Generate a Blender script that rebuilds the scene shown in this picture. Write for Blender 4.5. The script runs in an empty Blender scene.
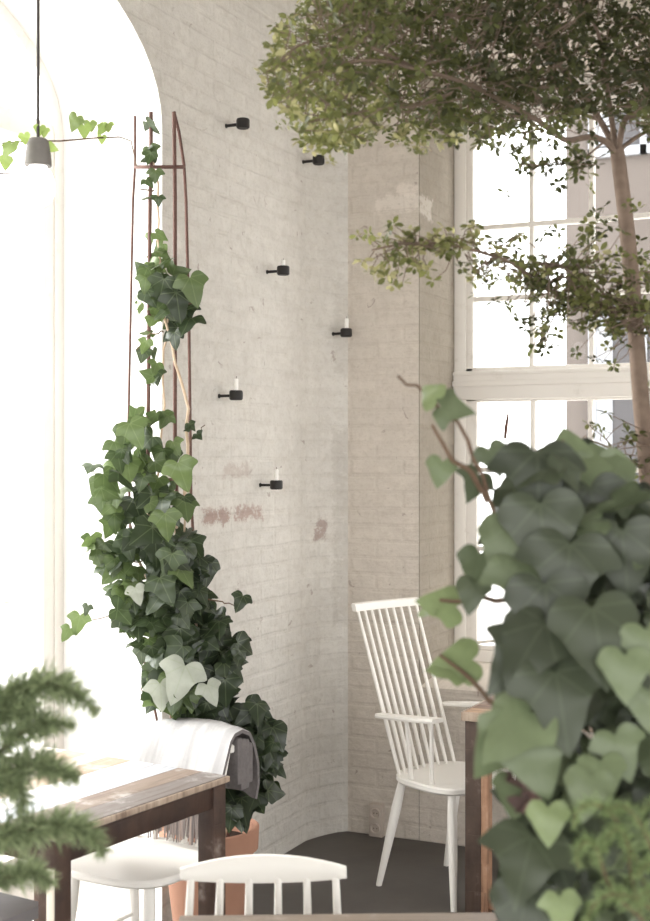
import bpy, bmesh, math, random
from math import sin, cos, pi, radians, sqrt
from mathutils import Vector, Matrix, noise

random.seed(7)
S = bpy.context.scene
COL = S.collection
FPX, CX, CY, HC = 1320.0, 325.0, 460.5, 1.62
YAW = radians(25)
CU, SU = cos(YAW), sin(YAW)

def W(X, d, z=0.0):
    """sideways/forward distance from where the photographer stands -> room axes"""
    return Vector((X*CU - d*SU, X*SU + d*CU, z))
def P(px, py, d):
    return W((px-CX)/FPX*d, d, HC - (py-CY)/FPX*d)
RIGHT = W(1, 0); FWD = W(0, 1)

# ------------------------------------------------------------------ mesh helper
class MB:
    def __init__(s): s.v = []; s.f = []; s.col = []; s.uv = []; s.mi = []
    def add(s, vs, fs, mi=0):
        o = len(s.v); s.v += [tuple(v) for v in vs]
        s.f += [tuple(i+o for i in f) for f in fs]; s.mi += [mi]*len(fs)
        return o
    def box(s, lo, hi, bevel=0.0, M=None, mi=0):
        lo = Vector(lo); hi = Vector(hi)
        bm = bmesh.new(); bmesh.ops.create_cube(bm, size=1)
        for v in bm.verts:
            v.co = Vector((lo[i] + (v.co[i]+.5)*(hi[i]-lo[i]) for i in range(3)))
        if bevel: bmesh.ops.bevel(bm, geom=bm.edges[:], offset=bevel, segments=2, affect='EDGES', profile=.6)
        s.frombm(bm, M, mi); return s
    def frombm(s, bm, M=None, mi=0):
        bm.verts.index_update()
        vs = [(M @ v.co) if M else v.co.copy() for v in bm.verts]
        s.add(vs, [[v.index for v in f.verts] for f in bm.faces], mi); bm.free()
    def tube(s, pts, rads, n=8, mi=0, cap=True, flat=1.0):
        pts = [Vector(p) for p in pts]
        if not hasattr(rads, '__len__'): rads = [rads]*len(pts)
        rings = []; up = None
        for i, p in enumerate(pts):
            t = (pts[min(i+1, len(pts)-1)] - pts[max(i-1, 0)]).normalized()
            if up is None:
                up = Vector((0,0,1)) if abs(t.z) < .9 else Vector((0,1,0))
            a = (up - t*up.dot(t)); a = a.normalized() if a.length > 1e-6 else t.orthogonal().normalized()
            up = a; b = t.cross(a)
            rings.append([p + (a*cos(2*pi*k/n)*flat + b*sin(2*pi*k/n))*rads[i] for k in range(n)])
        vs = [q for r in rings for q in r]; fs = []
        for i in range(len(pts)-1):
            for k in range(n):
                fs.append((i*n+k, i*n+(k+1)%n, (i+1)*n+(k+1)%n, (i+1)*n+k))
        if cap:
            fs.append(tuple(range(n))[::-1]); fs.append(tuple((len(pts)-1)*n+k for k in range(n)))
        s.add(vs, fs, mi); return s
    def lathe(s, prof, n=24, c=(0,0,0), mi=0, M=None):
        vs = []; fs = []
        for r, z in prof:
            for k in range(n):
                v = Vector((c[0]+r*cos(2*pi*k/n), c[1]+r*sin(2*pi*k/n), c[2]+z))
                vs.append(M @ v if M else v)
        for i in range(len(prof)-1):
            for k in range(n):
                fs.append((i*n+k, i*n+(k+1)%n, (i+1)*n+(k+1)%n, (i+1)*n+k))
        if prof[0][0] > 1e-5: fs.append(tuple(range(n))[::-1])
        if prof[-1][0] > 1e-5: fs.append(tuple((len(prof)-1)*n+k for k in range(n)))
        s.add(vs, fs, mi); return s
    def leaf(s, tpl, M, col):
        vs, fs = tpl
        s.add([M @ Vector(v[:3]) for v in vs], fs)
        s.col += [(col[0], col[1], col[2], 1)]*len(vs)
        s.uv += [(v[3], v[4], 0) for v in vs]
    def build(s, name, mats, parent=None, smooth=True, auto=None):
        me = bpy.data.meshes.new(name)
        me.from_pydata(s.v, [], s.f)
        if not isinstance(mats, (list, tuple)): mats = [mats]
        for m in mats: me.materials.append(m)
        if len(mats) > 1: me.polygons.foreach_set('material_index', s.mi)
        if s.col and len(s.col) == len(s.v):
            a = me.color_attributes.new('leafcol', 'FLOAT_COLOR', 'POINT')
            a.data.foreach_set('color', [c for q in s.col for c in q])
            b = me.attributes.new('leafuv', 'FLOAT_VECTOR', 'POINT')
            b.data.foreach_set('vector', [c for q in s.uv for c in q])
        me.polygons.foreach_set('use_smooth', [smooth]*len(me.polygons))
        me.update()
        if smooth and auto is not False and not s.col:
            me.set_sharp_from_angle(angle=radians(auto or 40))
        o = bpy.data.objects.new(name, me); COL.objects.link(o)
        if parent is not None: o.parent = parent
        return o

def thing(name, label, cat, loc=(0,0,0), rz=0, group=None):
    o = bpy.data.objects.new(name, None); COL.objects.link(o)
    o.empty_display_size = .1
    o.location = loc; o.rotation_euler = (0,0,rz); o['label'] = label; o['category'] = cat
    if group: o['group'] = group
    return o
def tag(o, label, cat, group=None):
    o['label'] = label; o['category'] = cat
    if group: o['group'] = group
    return o
def struct(o, label=None):
    o['kind'] = 'structure'
    if label: o['label'] = label
    return o
def dup(root, loc, rz, label, group=None):
    r = root.copy(); COL.objects.link(r); r.location = loc; r.rotation_euler = (0,0,rz); r['label'] = label
    if group: r['group'] = group
    for ch in list(root.children):
        c = ch.copy(); COL.objects.link(c); c.parent = r
        for g in list(ch.children):
            e = g.copy(); COL.objects.link(e); e.parent = c
    return r

# ------------------------------------------------------------------ materials
def lin(r, g, b):
    def f(c):
        c /= 255.0
        return c/12.92 if c <= .04045 else ((c+.055)/1.055)**2.4
    return (f(r), f(g), f(b), 1)
class NT:
    def __init__(s, name):
        s.m = bpy.data.materials.new(name); s.m.use_nodes = True
        s.t = s.m.node_tree; s.t.nodes.clear()
        s.out = s.n('ShaderNodeOutputMaterial')
    def n(s, typ, **kw):
        nd = s.t.nodes.new(typ)
        for k, v in kw.items(): setattr(nd, k, v)
        return nd
    def l(s, a, b): s.t.links.new(a, b)
    def math(s, op, a, b=None, c=None, clamp=False):
        nd = s.n('ShaderNodeMath', operation=op); nd.use_clamp = clamp
        for i, v in enumerate((a, b, c)):
            if v is None: continue
            if hasattr(v, 'links') or hasattr(v, 'is_linked'): s.l(v, nd.inputs[i])
            else: nd.inputs[i].default_value = v
        return nd.outputs[0]
    def mix(s, fac, a, b, mode='MIX'):
        nd = s.n('ShaderNodeMix', data_type='RGBA', blend_type=mode)
        for i, v in ((0, fac), (6, a), (7, b)):
            if hasattr(v, 'is_linked'): s.l(v, nd.inputs[i])
            else: nd.inputs[i].default_value = v
        return nd.outputs[2]
    def noise(s, vec, scale, detail=4, rough=.55, dist=0):
        nd = s.n('ShaderNodeTexNoise'); nd.inputs['Scale'].default_value = scale
        nd.inputs['Detail'].default_value = detail; nd.inputs['Roughness'].default_value = rough
        nd.inputs['Distortion'].default_value = dist
        if vec is not None: s.l(vec, nd.inputs['Vector'])
        return nd.outputs[0]
    def ramp(s, fac, stops, interp='LINEAR'):
        nd = s.n('ShaderNodeValToRGB'); cr = nd.color_ramp; cr.interpolation = interp
        while len(cr.elements) > 1: cr.elements.remove(cr.elements[-1])
        cr.elements[0].position = stops[0][0]; cr.elements[0].color = stops[0][1]
        for p, c in stops[1:]:
            e = cr.elements.new(p); e.color = c
        s.l(fac, nd.inputs[0]); return nd.outputs[0]
    def sramp(s, fac, lo, hi):
        nd = s.n('ShaderNodeMapRange', interpolation_type='SMOOTHSTEP')
        nd.inputs[1].default_value = lo; nd.inputs[2].default_value = hi
        s.l(fac, nd.inputs[0]); return nd.outputs[0]
    def bsdf(s, color, rough=.6, bump=None, bstr=.3, bdist=.01, spec=.3, metal=0):
        b = s.n('ShaderNodeBsdfPrincipled')
        if hasattr(color, 'is_linked'): s.l(color, b.inputs['Base Color'])
        else: b.inputs['Base Color'].default_value = color
        if hasattr(rough, 'is_linked'): s.l(rough, b.inputs['Roughness'])
        else: b.inputs['Roughness'].default_value = rough
        b.inputs['Specular IOR Level'].default_value = spec
        b.inputs['Metallic'].default_value = metal
        if bump is not None:
            bn = s.n('ShaderNodeBump'); bn.inputs['Strength'].default_value = bstr; bn.inputs['Distance'].default_value = bdist
            s.l(bump, bn.inputs['Height']); s.l(bn.outputs[0], b.inputs['Normal'])
        s.l(b.outputs[0], s.out.inputs[0]); return b
    def obj(s): return s.n('ShaderNodeTexCoord').outputs['Object']
    def sep(s, v):
        nd = s.n('ShaderNodeSeparateXYZ'); s.l(v, nd.inputs[0]); return nd.outputs
    def comb(s, x, y, z=0.0):
        nd = s.n('ShaderNodeCombineXYZ')
        for i, v in enumerate((x, y, z)):
            if hasattr(v, 'is_linked'): s.l(v, nd.inputs[i])
            else: nd.inputs[i].default_value = v
        return nd.outputs[0]

def simple(name, col, rough=.5, nscale=0, namp=.1, spec=.3, metal=0, bump=.1):
    t = NT(name); o = t.obj()
    n = t.noise(o, nscale or 20, 4)
    dk = (col[0]*(1-namp), col[1]*(1-namp), col[2]*(1-namp), 1); lt = tuple(min(1, c*(1+namp)) for c in col[:3]) + (1,)
    t.bsdf(t.mix(n, dk, lt), rough, n, bump, .004, spec, metal)
    return t.m

def wall_mat(name, axis, base, marks):
    """limewashed brick; marks = [(a0,a1,z0,z1,rgba,strength)] flaked or repaired spots"""
    t = NT(name); o = t.obj(); x, y, z = t.sep(o)
    a = {'y': y, 'x': x}[axis]
    v = t.comb(a, z)
    wob = t.n('ShaderNodeTexNoise'); wob.inputs['Scale'].default_value = 6; t.l(v, wob.inputs['Vector'])
    vm = t.n('ShaderNodeVectorMath', operation='MULTIPLY_ADD')
    t.l(wob.outputs['Color'], vm.inputs[0]); vm.inputs[1].default_value = (.014,.014,0); t.l(v, vm.inputs[2])
    br = t.n('ShaderNodeTexBrick'); t.l(vm.outputs[0], br.inputs['Vector'])
    br.inputs['Scale'].default_value = 1; br.inputs['Brick Width'].default_value = .245; br.inputs['Row Height'].default_value = .071
    br.inputs['Mortar Size'].default_value = .012; br.inputs['Mortar Smooth'].default_value = .7
    br.inputs['Color1'].default_value = (1,1,1,1); br.inputs['Color2'].default_value = (.82,.82,.82,1); br.inputs['Mortar'].default_value = (.35,.35,.35,1)
    big = t.noise(v, 1.6, 5, .6); mid = t.noise(v, 9, 6, .65); fine = t.noise(v, 75, 4, .7); streak = t.noise(t.comb(t.math('MULTIPLY', a, 5.0), t.math('MULTIPLY', z, 22.0)), 1.0, 4, .6)
    c = t.mix(t.sramp(big, .35, .68), tuple(q*.94 for q in base[:3])+(1,), base)
    c = t.mix(t.math('MULTIPLY', t.sramp(mid, .40, .75), .30), c, tuple(min(1, q*1.25) for q in base[:3])+(1,))
    c = t.mix(t.math('MULTIPLY', t.sramp(streak, .52, .72), .20), c, (base[0]*.62, base[1]*.58, base[2]*.54, 1))
    c = t.mix(t.math('MULTIPLY', t.math('SUBTRACT', 1.0, br.outputs['Color']), .085), c, (base[0]*.55, base[1]*.5, base[2]*.46, 1))
    mott = t.noise(v, 26, 5, .7, .4)
    c = t.mix(t.math('MULTIPLY', t.sramp(mott, .42, .72), .30), c, (base[0]*.66, base[1]*.62, base[2]*.57, 1))
    spots = t.sramp(t.noise(v, 17, 4, .6, .8), .66, .72)
    c = t.mix(t.math('MULTIPLY', spots, .5), c, lin(135,115,105))
    c = t.mix(t.math('MULTIPLY', t.sramp(fine, .5, .75), .32), c, (base[0]*.6, base[1]*.56, base[2]*.52, 1))
    for a0, a1, z0, z1, rgba, st in marks:
        da = t.math('SUBTRACT', t.math('ABSOLUTE', t.math('SUBTRACT', a, (a0+a1)/2)), (a1-a0)/2)
        dz = t.math('SUBTRACT', t.math('ABSOLUTE', t.math('SUBTRACT', z, (z0+z1)/2)), (z1-z0)/2)
        dd = t.math('ADD', t.math('MAXIMUM', da, dz), t.math('MULTIPLY', t.math('SUBTRACT', t.noise(v, 22, 6, .75), .5), .13))
        m = t.math('MULTIPLY', t.math('SUBTRACT', 1.0, t.sramp(dd, -.012, .012)), t.sramp(t.noise(v, 30, 5, .7), .30, .48))
        c = t.mix(t.math('MULTIPLY', m, st), c, rgba)
    h = t.math('ADD', t.math('MULTIPLY', br.outputs['Color'], .32), t.math('ADD', t.math('MULTIPLY', mid, .75), t.math('MULTIPLY', fine, .30)))
    t.bsdf(c, .85, h, .8, .014, .15)
    return t.m

BASE = lin(214, 203, 192)
M = {}
M['wall_left'] = wall_mat('limewashed_brick_left', 'y', lin(211,207,200), [
    (4.20,4.40,1.385,1.435,lin(150,122,112),.75), (4.44,4.66,1.39,1.44,lin(158,130,120),.7), (5.12,5.18,1.28,1.36,lin(140,112,104),.6),
    (5.215,5.40,.9,1.75,lin(160,152,142),.28), (5.22,5.4,2.0,2.4,lin(165,157,147),.22), (4.35,4.55,1.56,1.60,lin(165,142,132),.35)])
M['wall_back'] = wall_mat('limewashed_brick_back', 'x', lin(212,203,192), [
    (-2.22,-2.0,2.69,2.76,lin(225,216,206),.75), (-2.12,-2.0,2.75,2.80,lin(228,218,208),.7), (-2.013,-1.9,2.66,2.74,lin(215,204,194),.5)])
M['wall_reveal'] = wall_mat('brick_reveal_painted_shade', 'y', lin(146,138,126), [(5.27,5.42,2.67,2.75,lin(190,182,172),.7)])  # same brick; shade on the niche side painted in as a darker base
M['reveal'] = simple('arch_reveal_painted_light', lin(240,239,236), .8, 12, .06, .2)  # same plaster as the wall, whitened to paint in the daylight on the reveal
M['wall_plain'] = simple('plain_plaster', lin(208,205,200), .85, 6, .06, .1)
def floor_mat():
    t = NT('dark_concrete_floor'); o = t.obj()
    a = t.noise(o, 1.8, 6, .6); b = t.noise(o, 30, 5, .7)
    c = t.ramp(a, [(.3, lin(80,76,72)), (.7, lin(104,99,94))])
    c = t.mix(t.math('MULTIPLY', b, .35), c, lin(84,80,78))
    t.bsdf(c, .55, b, .12, .004, .3); return t.m
M['floor'] = floor_mat()
def white_paint(name, col, wear=.25):
    t = NT(name); o = t.obj()
    a = t.noise(o, 9, 6, .7); b = t.noise(o, 45, 4, .6)
    c = t.mix(t.math('MULTIPLY', t.sramp(a, .56, .75), wear), col, (col[0]*.6, col[1]*.56, col[2]*.5, 1))
    t.bsdf(c, .42, b, .08, .003, .4); return t.m
M['frame'] = white_paint('white_window_paint', lin(232,227,220), .35)
M['chair'] = white_paint('white_chair_paint', lin(240,236,229), .06)
def wood_mat(name, cols, axis='x', width=.1, bright=1.0, grain=14, edge=None):
    """planks side by side across `axis`"""
    t = NT(name); o = t.obj(); x, y, z = t.sep(o)
    ac = {'x': x, 'y': y, 'z': z}[axis]
    k = t.math('FLOOR', t.math('DIVIDE', ac, width))
    wn = t.n('ShaderNodeTexWhiteNoise', noise_dimensions='1D'); t.l(t.math('ADD', k, 7.3), wn.inputs['W'])
    sc = {'x': (60, 3, 60), 'y': (3, 60, 60), 'z': (60, 60, 3)}[axis] if axis != 'z' else (40, 40, 2.5)
    vm = t.n('ShaderNodeVectorMath', operation='MULTIPLY'); t.l(o, vm.inputs[0]); vm.inputs[1].default_value = sc
    va = t.n('ShaderNodeVectorMath', operation='ADD'); t.l(vm.outputs[0], va.inputs[0]); t.l(wn.outputs['Color'], va.inputs[1])
    g = t.noise(va.outputs[0], .8, 6, .65, .4); blot = t.noise(o, 7, 5, .6)
    c = t.ramp(wn.outputs['Value'] if axis != 'z' else blot, [(i/len(cols), q) for i, q in enumerate(cols)], 'CONSTANT' if axis != 'z' else 'LINEAR')
    c = t.mix(t.math('MULTIPLY', t.sramp(g, .42, .7), .55), c, lin(60,42,34))
    c = t.mix(t.math('MULTIPLY', t.sramp(blot, .55, .75), .35), c, lin(215,208,200))
    fr = t.math('ABSOLUTE', t.math('SUBTRACT', t.math('FRACT', t.math('DIVIDE', ac, width)), .5))
    gap = t.sramp(fr, .475, .5)
    if axis != 'z': c = t.mix(t.math('MULTIPLY', gap, .8), c, lin(40,30,26))
    t.bsdf(c, .55, t.math('SUBTRACT', g, t.math('MULTIPLY', gap, 1.0)), .25, .004, .35); return t.m
M['plank_top'] = wood_mat('reclaimed_plank_top', [lin(176,150,128), lin(222,220,216), lin(150,170,190), lin(134,124,118), lin(190,168,146), lin(206,204,202)], 'x', .088)
M['dark_wood'] = wood_mat('dark_stained_wood', [lin(70,52,44), lin(54,42,38), lin(88,66,54)], 'z')
M['dark_wood_light'] = wood_mat('worn_orange_wood', [lin(166,124,98), lin(140,104,82), lin(182,144,116)], 'z')
M['leg_green'] = wood_mat('flaked_dark_wood', [lin(72,66,58), lin(62,50,44), lin(92,76,66)], 'z')
M['plank_top2'] = wood_mat('brown_plank_top', [lin(160,124,98), lin(136,106,86), lin(178,146,118)], 'y', .09)
M['near_top'] = wood_mat('near_plank_top', [lin(112,98,86), lin(98,84,74), lin(126,112,98)], 'y', .11)
M['black'] = simple('black_metal', lin(34,31,30), .5, 60, .2, .4)
M['rust'] = simple('rusty_iron', lin(98,72,64), .7, 90, .35, .3, 0, .3)
M['concrete'] = simple('grey_concrete', lin(128,124,120), .8, 50, .15, .2, 0, .3)
M['cord'] = simple('grey_cord', lin(70,66,64), .7, 80, .1)
M['wax'] = simple('white_wax', lin(246,243,238), .4, 40, .02)
M['wick'] = simple('black_wick', lin(40,36,34), .9)
M['terracotta'] = simple('terracotta', lin(164,124,104), .8, 14, .14, .15, 0, .2)
M['soil'] = simple('dark_soil', lin(52,42,36), .95, 60, .4, .1, 0, .8)
M['planter'] = simple('grey_planter', lin(92,88,84), .8, 18, .15)
M['socket'] = simple('grey_plastic', lin(186,174,163), .5, 40, .04)
M['stool'] = simple('grey_stool_paint', lin(128,124,124), .6, 14, .12)
def bulb_mat():
    t = NT('lit_frosted_glass'); e = t.n('ShaderNodeEmission'); e.inputs[0].default_value = (1,.97,.93,1); e.inputs[1].default_value = 2.2
    d = t.n('ShaderNodeBsdfDiffuse'); d.inputs[0].default_value = (.95,.95,.95,1)
    mx = t.n('ShaderNodeMixShader'); mx.inputs[0].default_value = .6
    t.l(d.outputs[0], mx.inputs[1]); t.l(e.outputs[0], mx.inputs[2]); t.l(mx.outputs[0], t.out.inputs[0]); return t.m
M['bulb'] = bulb_mat()
def glass_mat():
    t = NT('clear_pane'); a = t.n('ShaderNodeBsdfTransparent'); a.inputs[0].default_value = (.97,.98,.98,1)
    g = t.n('ShaderNodeBsdfGlossy'); g.inputs['Roughness'].default_value = .03
    mx = t.n('ShaderNodeMixShader'); mx.inputs[0].default_value = .05
    t.l(a.outputs[0], mx.inputs[1]); t.l(g.outputs[0], mx.inputs[2]); t.l(mx.outputs[0], t.out.inputs[0]); return t.m
M['glass'] = glass_mat()
def leaf_mat(name, veins=True, trans=.3, rough=.42, spec=.4, veincol=lin(170,185,140), vfac=.4):
    t = NT(name)
    ca = t.n('ShaderNodeAttribute', attribute_name='leafcol'); c = ca.outputs['Color']
    if veins:
        ua = t.n('ShaderNodeAttribute', attribute_name='leafuv'); x, y, z = t.sep(ua.outputs['Vector'])
        ang = t.math('ARCTAN2', x, t.math('ADD', y, .02))
        r = t.math('SQRT', t.math('ADD', t.math('MULTIPLY', x, x), t.math('MULTIPLY', y, y)))
        per = .80
        q = t.math('MULTIPLY', t.math('ABSOLUTE', t.math('SUBTRACT', t.math('FRACT', t.math('ADD', t.math('DIVIDE', ang, per), .5)), .5)), per)
        vd = t.math('MULTIPLY', q, r)
        m = t.math('SUBTRACT', 1.0, t.sramp(vd, .004, .026))
        c = t.mix(t.math('MULTIPLY', m, vfac), c, veincol)
        nz = t.noise(ua.outputs['Vector'], 5, 4)
        c = t.mix(t.math('MULTIPLY', nz, .3), c, (.02,.03,.012,1))
    b = t.bsdf(c, rough, None, 0, 0, spec)
    tr = t.n('ShaderNodeBsdfTranslucent')
    hs = t.n('ShaderNodeHueSaturation'); hs.inputs['Value'].default_value = 1.25; hs.inputs['Saturation'].default_value = 1.05
    t.l(c, hs.inputs['Color']); t.l(hs.outputs[0], tr.inputs[0])
    mx = t.n('ShaderNodeMixShader'); mx.inputs[0].default_value = trans
    t.l(b.outputs[0], mx.inputs[1]); t.l(tr.outputs[0], mx.inputs[2]); t.l(mx.outputs[0], t.out.inputs[0]); return t.m
M['ivy'] = leaf_mat('ivy_leaf', True, .25, .36, .5, lin(150,165,120), .22)
M['ivy_near'] = leaf_mat('broad_ivy_leaf', True, .16, .42, .4, lin(128,140,112), .13)
M['small_leaf'] = leaf_mat('small_tree_leaf', False, .42, .5, .3)
M['needle'] = leaf_mat('fern_needle', False, .3, .6, .2)
M['stem'] = simple('pale_woody_stem', lin(190,168,145), .8, 60, .2)
M['stem_dark'] = simple('brown_stem', lin(104,84,68), .8, 60, .2)
M['bark'] = simple('tree_bark', lin(118,102,90), .85, 40, .4, .15, 0, .6)
def throw_mat():
    t = NT('woven_wool'); o = t.obj(); x, y, z = t.sep(o)
    n = t.noise(o, 120, 3, .6); st = t.noise(t.comb(t.math('MULTIPLY', x, 18.0), t.math('MULTIPLY', z, 1.5)), 1.0, 4, .6)
    c = t.mix(t.sramp(st, .35, .7), lin(172,170,170), lin(212,210,208))
    c = t.mix(t.math('MULTIPLY', n, .3), c, lin(150,147,146))
    t.bsdf(c, .95, n, .4, .004, .1); return t.m
M['throw'] = throw_mat()
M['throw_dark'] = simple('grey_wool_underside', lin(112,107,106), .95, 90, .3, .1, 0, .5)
def fringe_mat():
    t = NT('wool_fringe'); o = t.obj(); x, y, z = t.sep(o)
    wn = t.noise(t.comb(t.math('MULTIPLY', x, 60.0), 0.0), 1.0, 3, .7)
    c = t.ramp(wn, [(.35, lin(88,82,82)), (.5, lin(150,140,136)), (.58, lin(205,185,172)), (.68, lin(110,102,100))])
    t.bsdf(c, .95); return t.m
M['fringe'] = fringe_mat()
def facade_mat():
    t = NT('grey_facade'); o = t.obj(); n = t.noise(o, 1.2, 5)
    t.bsdf(t.mix(n, lin(84,77,73), lin(104,97,92)), .9); return t.m
M['facade'] = facade_mat()
M['facade_pane'] = simple('dusky_pane', lin(66,64,66), .4, 2, .2)
M['curtain'] = simple('white_curtain', lin(150,152,156), .9, 3, .1)
M['outside'] = simple('pale_paving', lin(225,222,218), .9, 3, .05)

# ------------------------------------------------------------------ the room
UL, VB, VW, UR, VR, H = -2.45, 5.27, 5.73, 3.2, -1.6, 3.9
TH = .485
UO = UL - TH
def arch_pts(v0, v1, zs, rise, n=24):
    c, a = (v0+v1)/2, (v1-v0)/2
    return [(c - a*cos(pi*k/n), zs + rise*sin(pi*k/n)) for k in range(n+1)]
V0, V1, ZS, RISE = 2.115, 3.915, 2.78, .487
CORNER = [(UL,5.06),(UL+.012,5.11),(UL+.034,5.17),(UL+.068,5.235),(UL+.112,5.279),(UL+.146,VB+.004)]
def wall_left():
    m = MB()
    ar = arch_pts(V0, V1, ZS, RISE)
    out = [(VR-.3,0), (V0,0)] + ar + [(V1,0), (5.06,0), (5.06,H), (VR-.3,H)]
    n = len(out)
    # fill both faces with quads above/beside the opening
    def face(u, flip):
        fs = []
        base = len(m.v)
        vs = []
        def q(a,b,c,d):
            o = len(vs); vs.extend([(u,)+a, (u,)+b, (u,)+c, (u,)+d]); f=(o,o+1,o+2,o+3); fs.append(f[::-1] if flip else f)
        q((VR-.3,0),(V0,0),(V0,H),(VR-.3,H)); q((V1,0),(5.06,0),(5.06,H),(V1,H))
        for i in range(len(ar)-1):
            (va,za),(vb,zb) = ar[i], ar[i+1]
            q((va,za),(vb,zb),(vb,H),(va,H))
        q((V0,0),(V0,0),(V0,ZS),(V0,ZS)) if False else None
        m.add(vs, fs, 0)
    face(UL, False); face(UO, True)
    # reveal of the arch
    loop = [(V0,0)] + ar + [(V1,0)]
    for i in range(len(loop)-1):
        a, b = loop[i], loop[i+1]
        m.add([(UL,)+a, (UL,)+b, (UO,)+b, (UO,)+a], [(0,1,2,3)], 1)
    # rounded inner corner
    pl = CORNER
    for i in range(len(pl)-1):
        a, b = pl[i], pl[i+1]
        m.add([a+(0,), b+(0,), b+(H,), a+(H,)], [(0,1,2,3)], 0)
    m.add([(UO,5.12,0),(UO,5.6,0),(UO,5.6,H),(UO,5.12,H)], [(3,2,1,0)], 0)
    return m.build('wall_left', [M['wall_left'], M['reveal']], smooth=False)
struct(wall_left(), 'limewashed brick wall with arched opening')

NU0, NU1, NZ, SZ0, SZ1 = -2.013, -.04, 3.32, .655, .727
def wall_back():
    m = MB(); E = VW+.12
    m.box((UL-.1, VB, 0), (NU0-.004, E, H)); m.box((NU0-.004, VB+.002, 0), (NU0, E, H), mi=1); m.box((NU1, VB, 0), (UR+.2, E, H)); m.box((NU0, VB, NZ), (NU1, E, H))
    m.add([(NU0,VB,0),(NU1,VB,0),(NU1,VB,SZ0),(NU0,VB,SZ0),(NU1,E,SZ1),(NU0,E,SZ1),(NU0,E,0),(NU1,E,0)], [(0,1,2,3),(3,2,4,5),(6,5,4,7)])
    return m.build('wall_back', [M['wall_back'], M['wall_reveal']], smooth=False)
struct(wall_back(), 'brick wall with deep window niche')
def plain(name, boxes, mat):
    m = MB()
    for lo, hi in boxes: m.box(lo, hi)
    return struct(m.build(name, mat, smooth=False))
plain('floor', [((UL,VR,-.1),(UR,VB,0))], M['floor'])
plain('ceiling', [((UL-.1,VR-.2,H),(UR+.2,VB+.1,H+.1))], M['wall_plain'])
# unseen right and rear walls; wide openings added in them to bring fill light
plain('wall_right', [((UR,VR,0),(UR+.2,VB,.3)),((UR,VR,2.65),(UR+.2,VB,H)),((UR,VR,.3),(UR+.2,-.6,2.65)),((UR,1.6,.3),(UR+.2,2.0,2.65)),((UR,4.7,.3),(UR+.2,VB,2.65))], M['wall_plain'])
plain('wall_rear', [((UL,VR-.2,0),(UR,VR,.3)),((UL,VR-.2,2.7),(UR,VR,H)),((UL,VR-.2,.3),(-2.0,VR,2.7)),((2.9,VR-.2,.3),(UR,VR,2.7))], M['wall_plain'])
plain('ground', [((-14,-12,-.25),(14,22,-.12))], M['outside'])

# ---- tall window in the niche (two sashes side by side, seen: the left one)
def window():
    root = bpy.data.objects.new('window_1', None); COL.objects.link(root); root['kind'] = 'structure'
    root['label'] = 'tall white multi-pane window'
    y0, y1 = VW-.02, VW+.06
    m = MB()
    ZT = 3.16; ZB = SZ1-.0
    A, Bc, C = NU0, -1.03, -.04           # left jamb, centre post, right jamb
    m.box((A,y0,ZB),(A+.055,y1,ZT), .006); m.box((C-.055,y0,ZB),(C,y1,ZT), .006); m.box((Bc-.05,y0-.01,ZB),(Bc+.05,y1,ZT), .006)
    m.box((A,y0,NZ-.16),(C,y1,NZ+.0), .006); m.box((A,y0,ZB-.03),(C,y1,ZB+.035), .006)
    m.box((A,y0-.015,1.895),(C,y1,2.025), .008); m.box((A,y0-.03,1.955),(C,y0,1.98), .006); m.box((A,y0-.02,2.005),(C,y1,2.02), .004)
    m.build('window_frame', M['frame'], root)
    for (a, b) in ((A+.055, Bc-.05), (Bc+.05, C-.055)):
        for (lo, hi, rows, inset) in ((2.02, 3.16, (2.352, 2.675), .034), (ZB+.035, 1.905, (1.22, 1.578), .052)):
            s = MB(); yf0, yf1 = VW-.012, VW+.035
            s.box((a,yf0,lo),(a+inset,yf1,hi), .005); s.box((b-inset,yf0,lo),(b,yf1,hi), .005)
            s.box((a,yf0,lo),(b,yf1,lo+.022), .005); s.box((a,yf0,hi-.02),(b,yf1,hi), .005)
            wi = (b-a-2*inset)/3
            for k in (1, 2):
                xx = a+inset+wi*k; s.box((xx-.011,yf0+.006,lo+.01),(xx+.011,yf1-.006,hi-.01), .004)
            for z in rows: s.box((a+inset-.006,yf0+.003,z-.011),(b-inset+.006,yf1-.003,z+.011), .003)
            if lo > 2:      # cut-off corners under the arched head
                for sx, xx in ((1, a+inset), (-1, b-inset)):
                    s.add([(xx,yf0,hi),(xx+sx*.12,yf0,hi),(xx,yf0,hi-.13),(xx,yf1,hi),(xx+sx*.12,yf1,hi),(xx,yf1,hi-.13)],
                          [(0,1,2),(5,4,3),(1,4,5,2),(0,2,5,3),(0,3,4,1)])
            f = s.build('window_sash', M['frame'], root)
            g = MB(); g.add([(a,VW+.012,lo),(b,VW+.012,lo),(b,VW+.012,hi),(a,VW+.012,hi)], [(0,1,2,3)])
            g.build('pane', M['glass'], f, smooth=False)
    # casement stay lying across the lower corner
    h = MB(); h.tube([(A+.12,y0-.03,.80),(A+.40,y0-.06,.845)], .007, 8); h.build('casement_stay', M['frame'], root)
    hd = MB(); hd.tube([(A+.245,y0-.01,1.72),(A+.262,y0-.05,1.765),(A+.275,y0-.06,1.83)], [.006,.008,.004], 8); hd.build('handle', M['rust'], root)
window()

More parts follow.
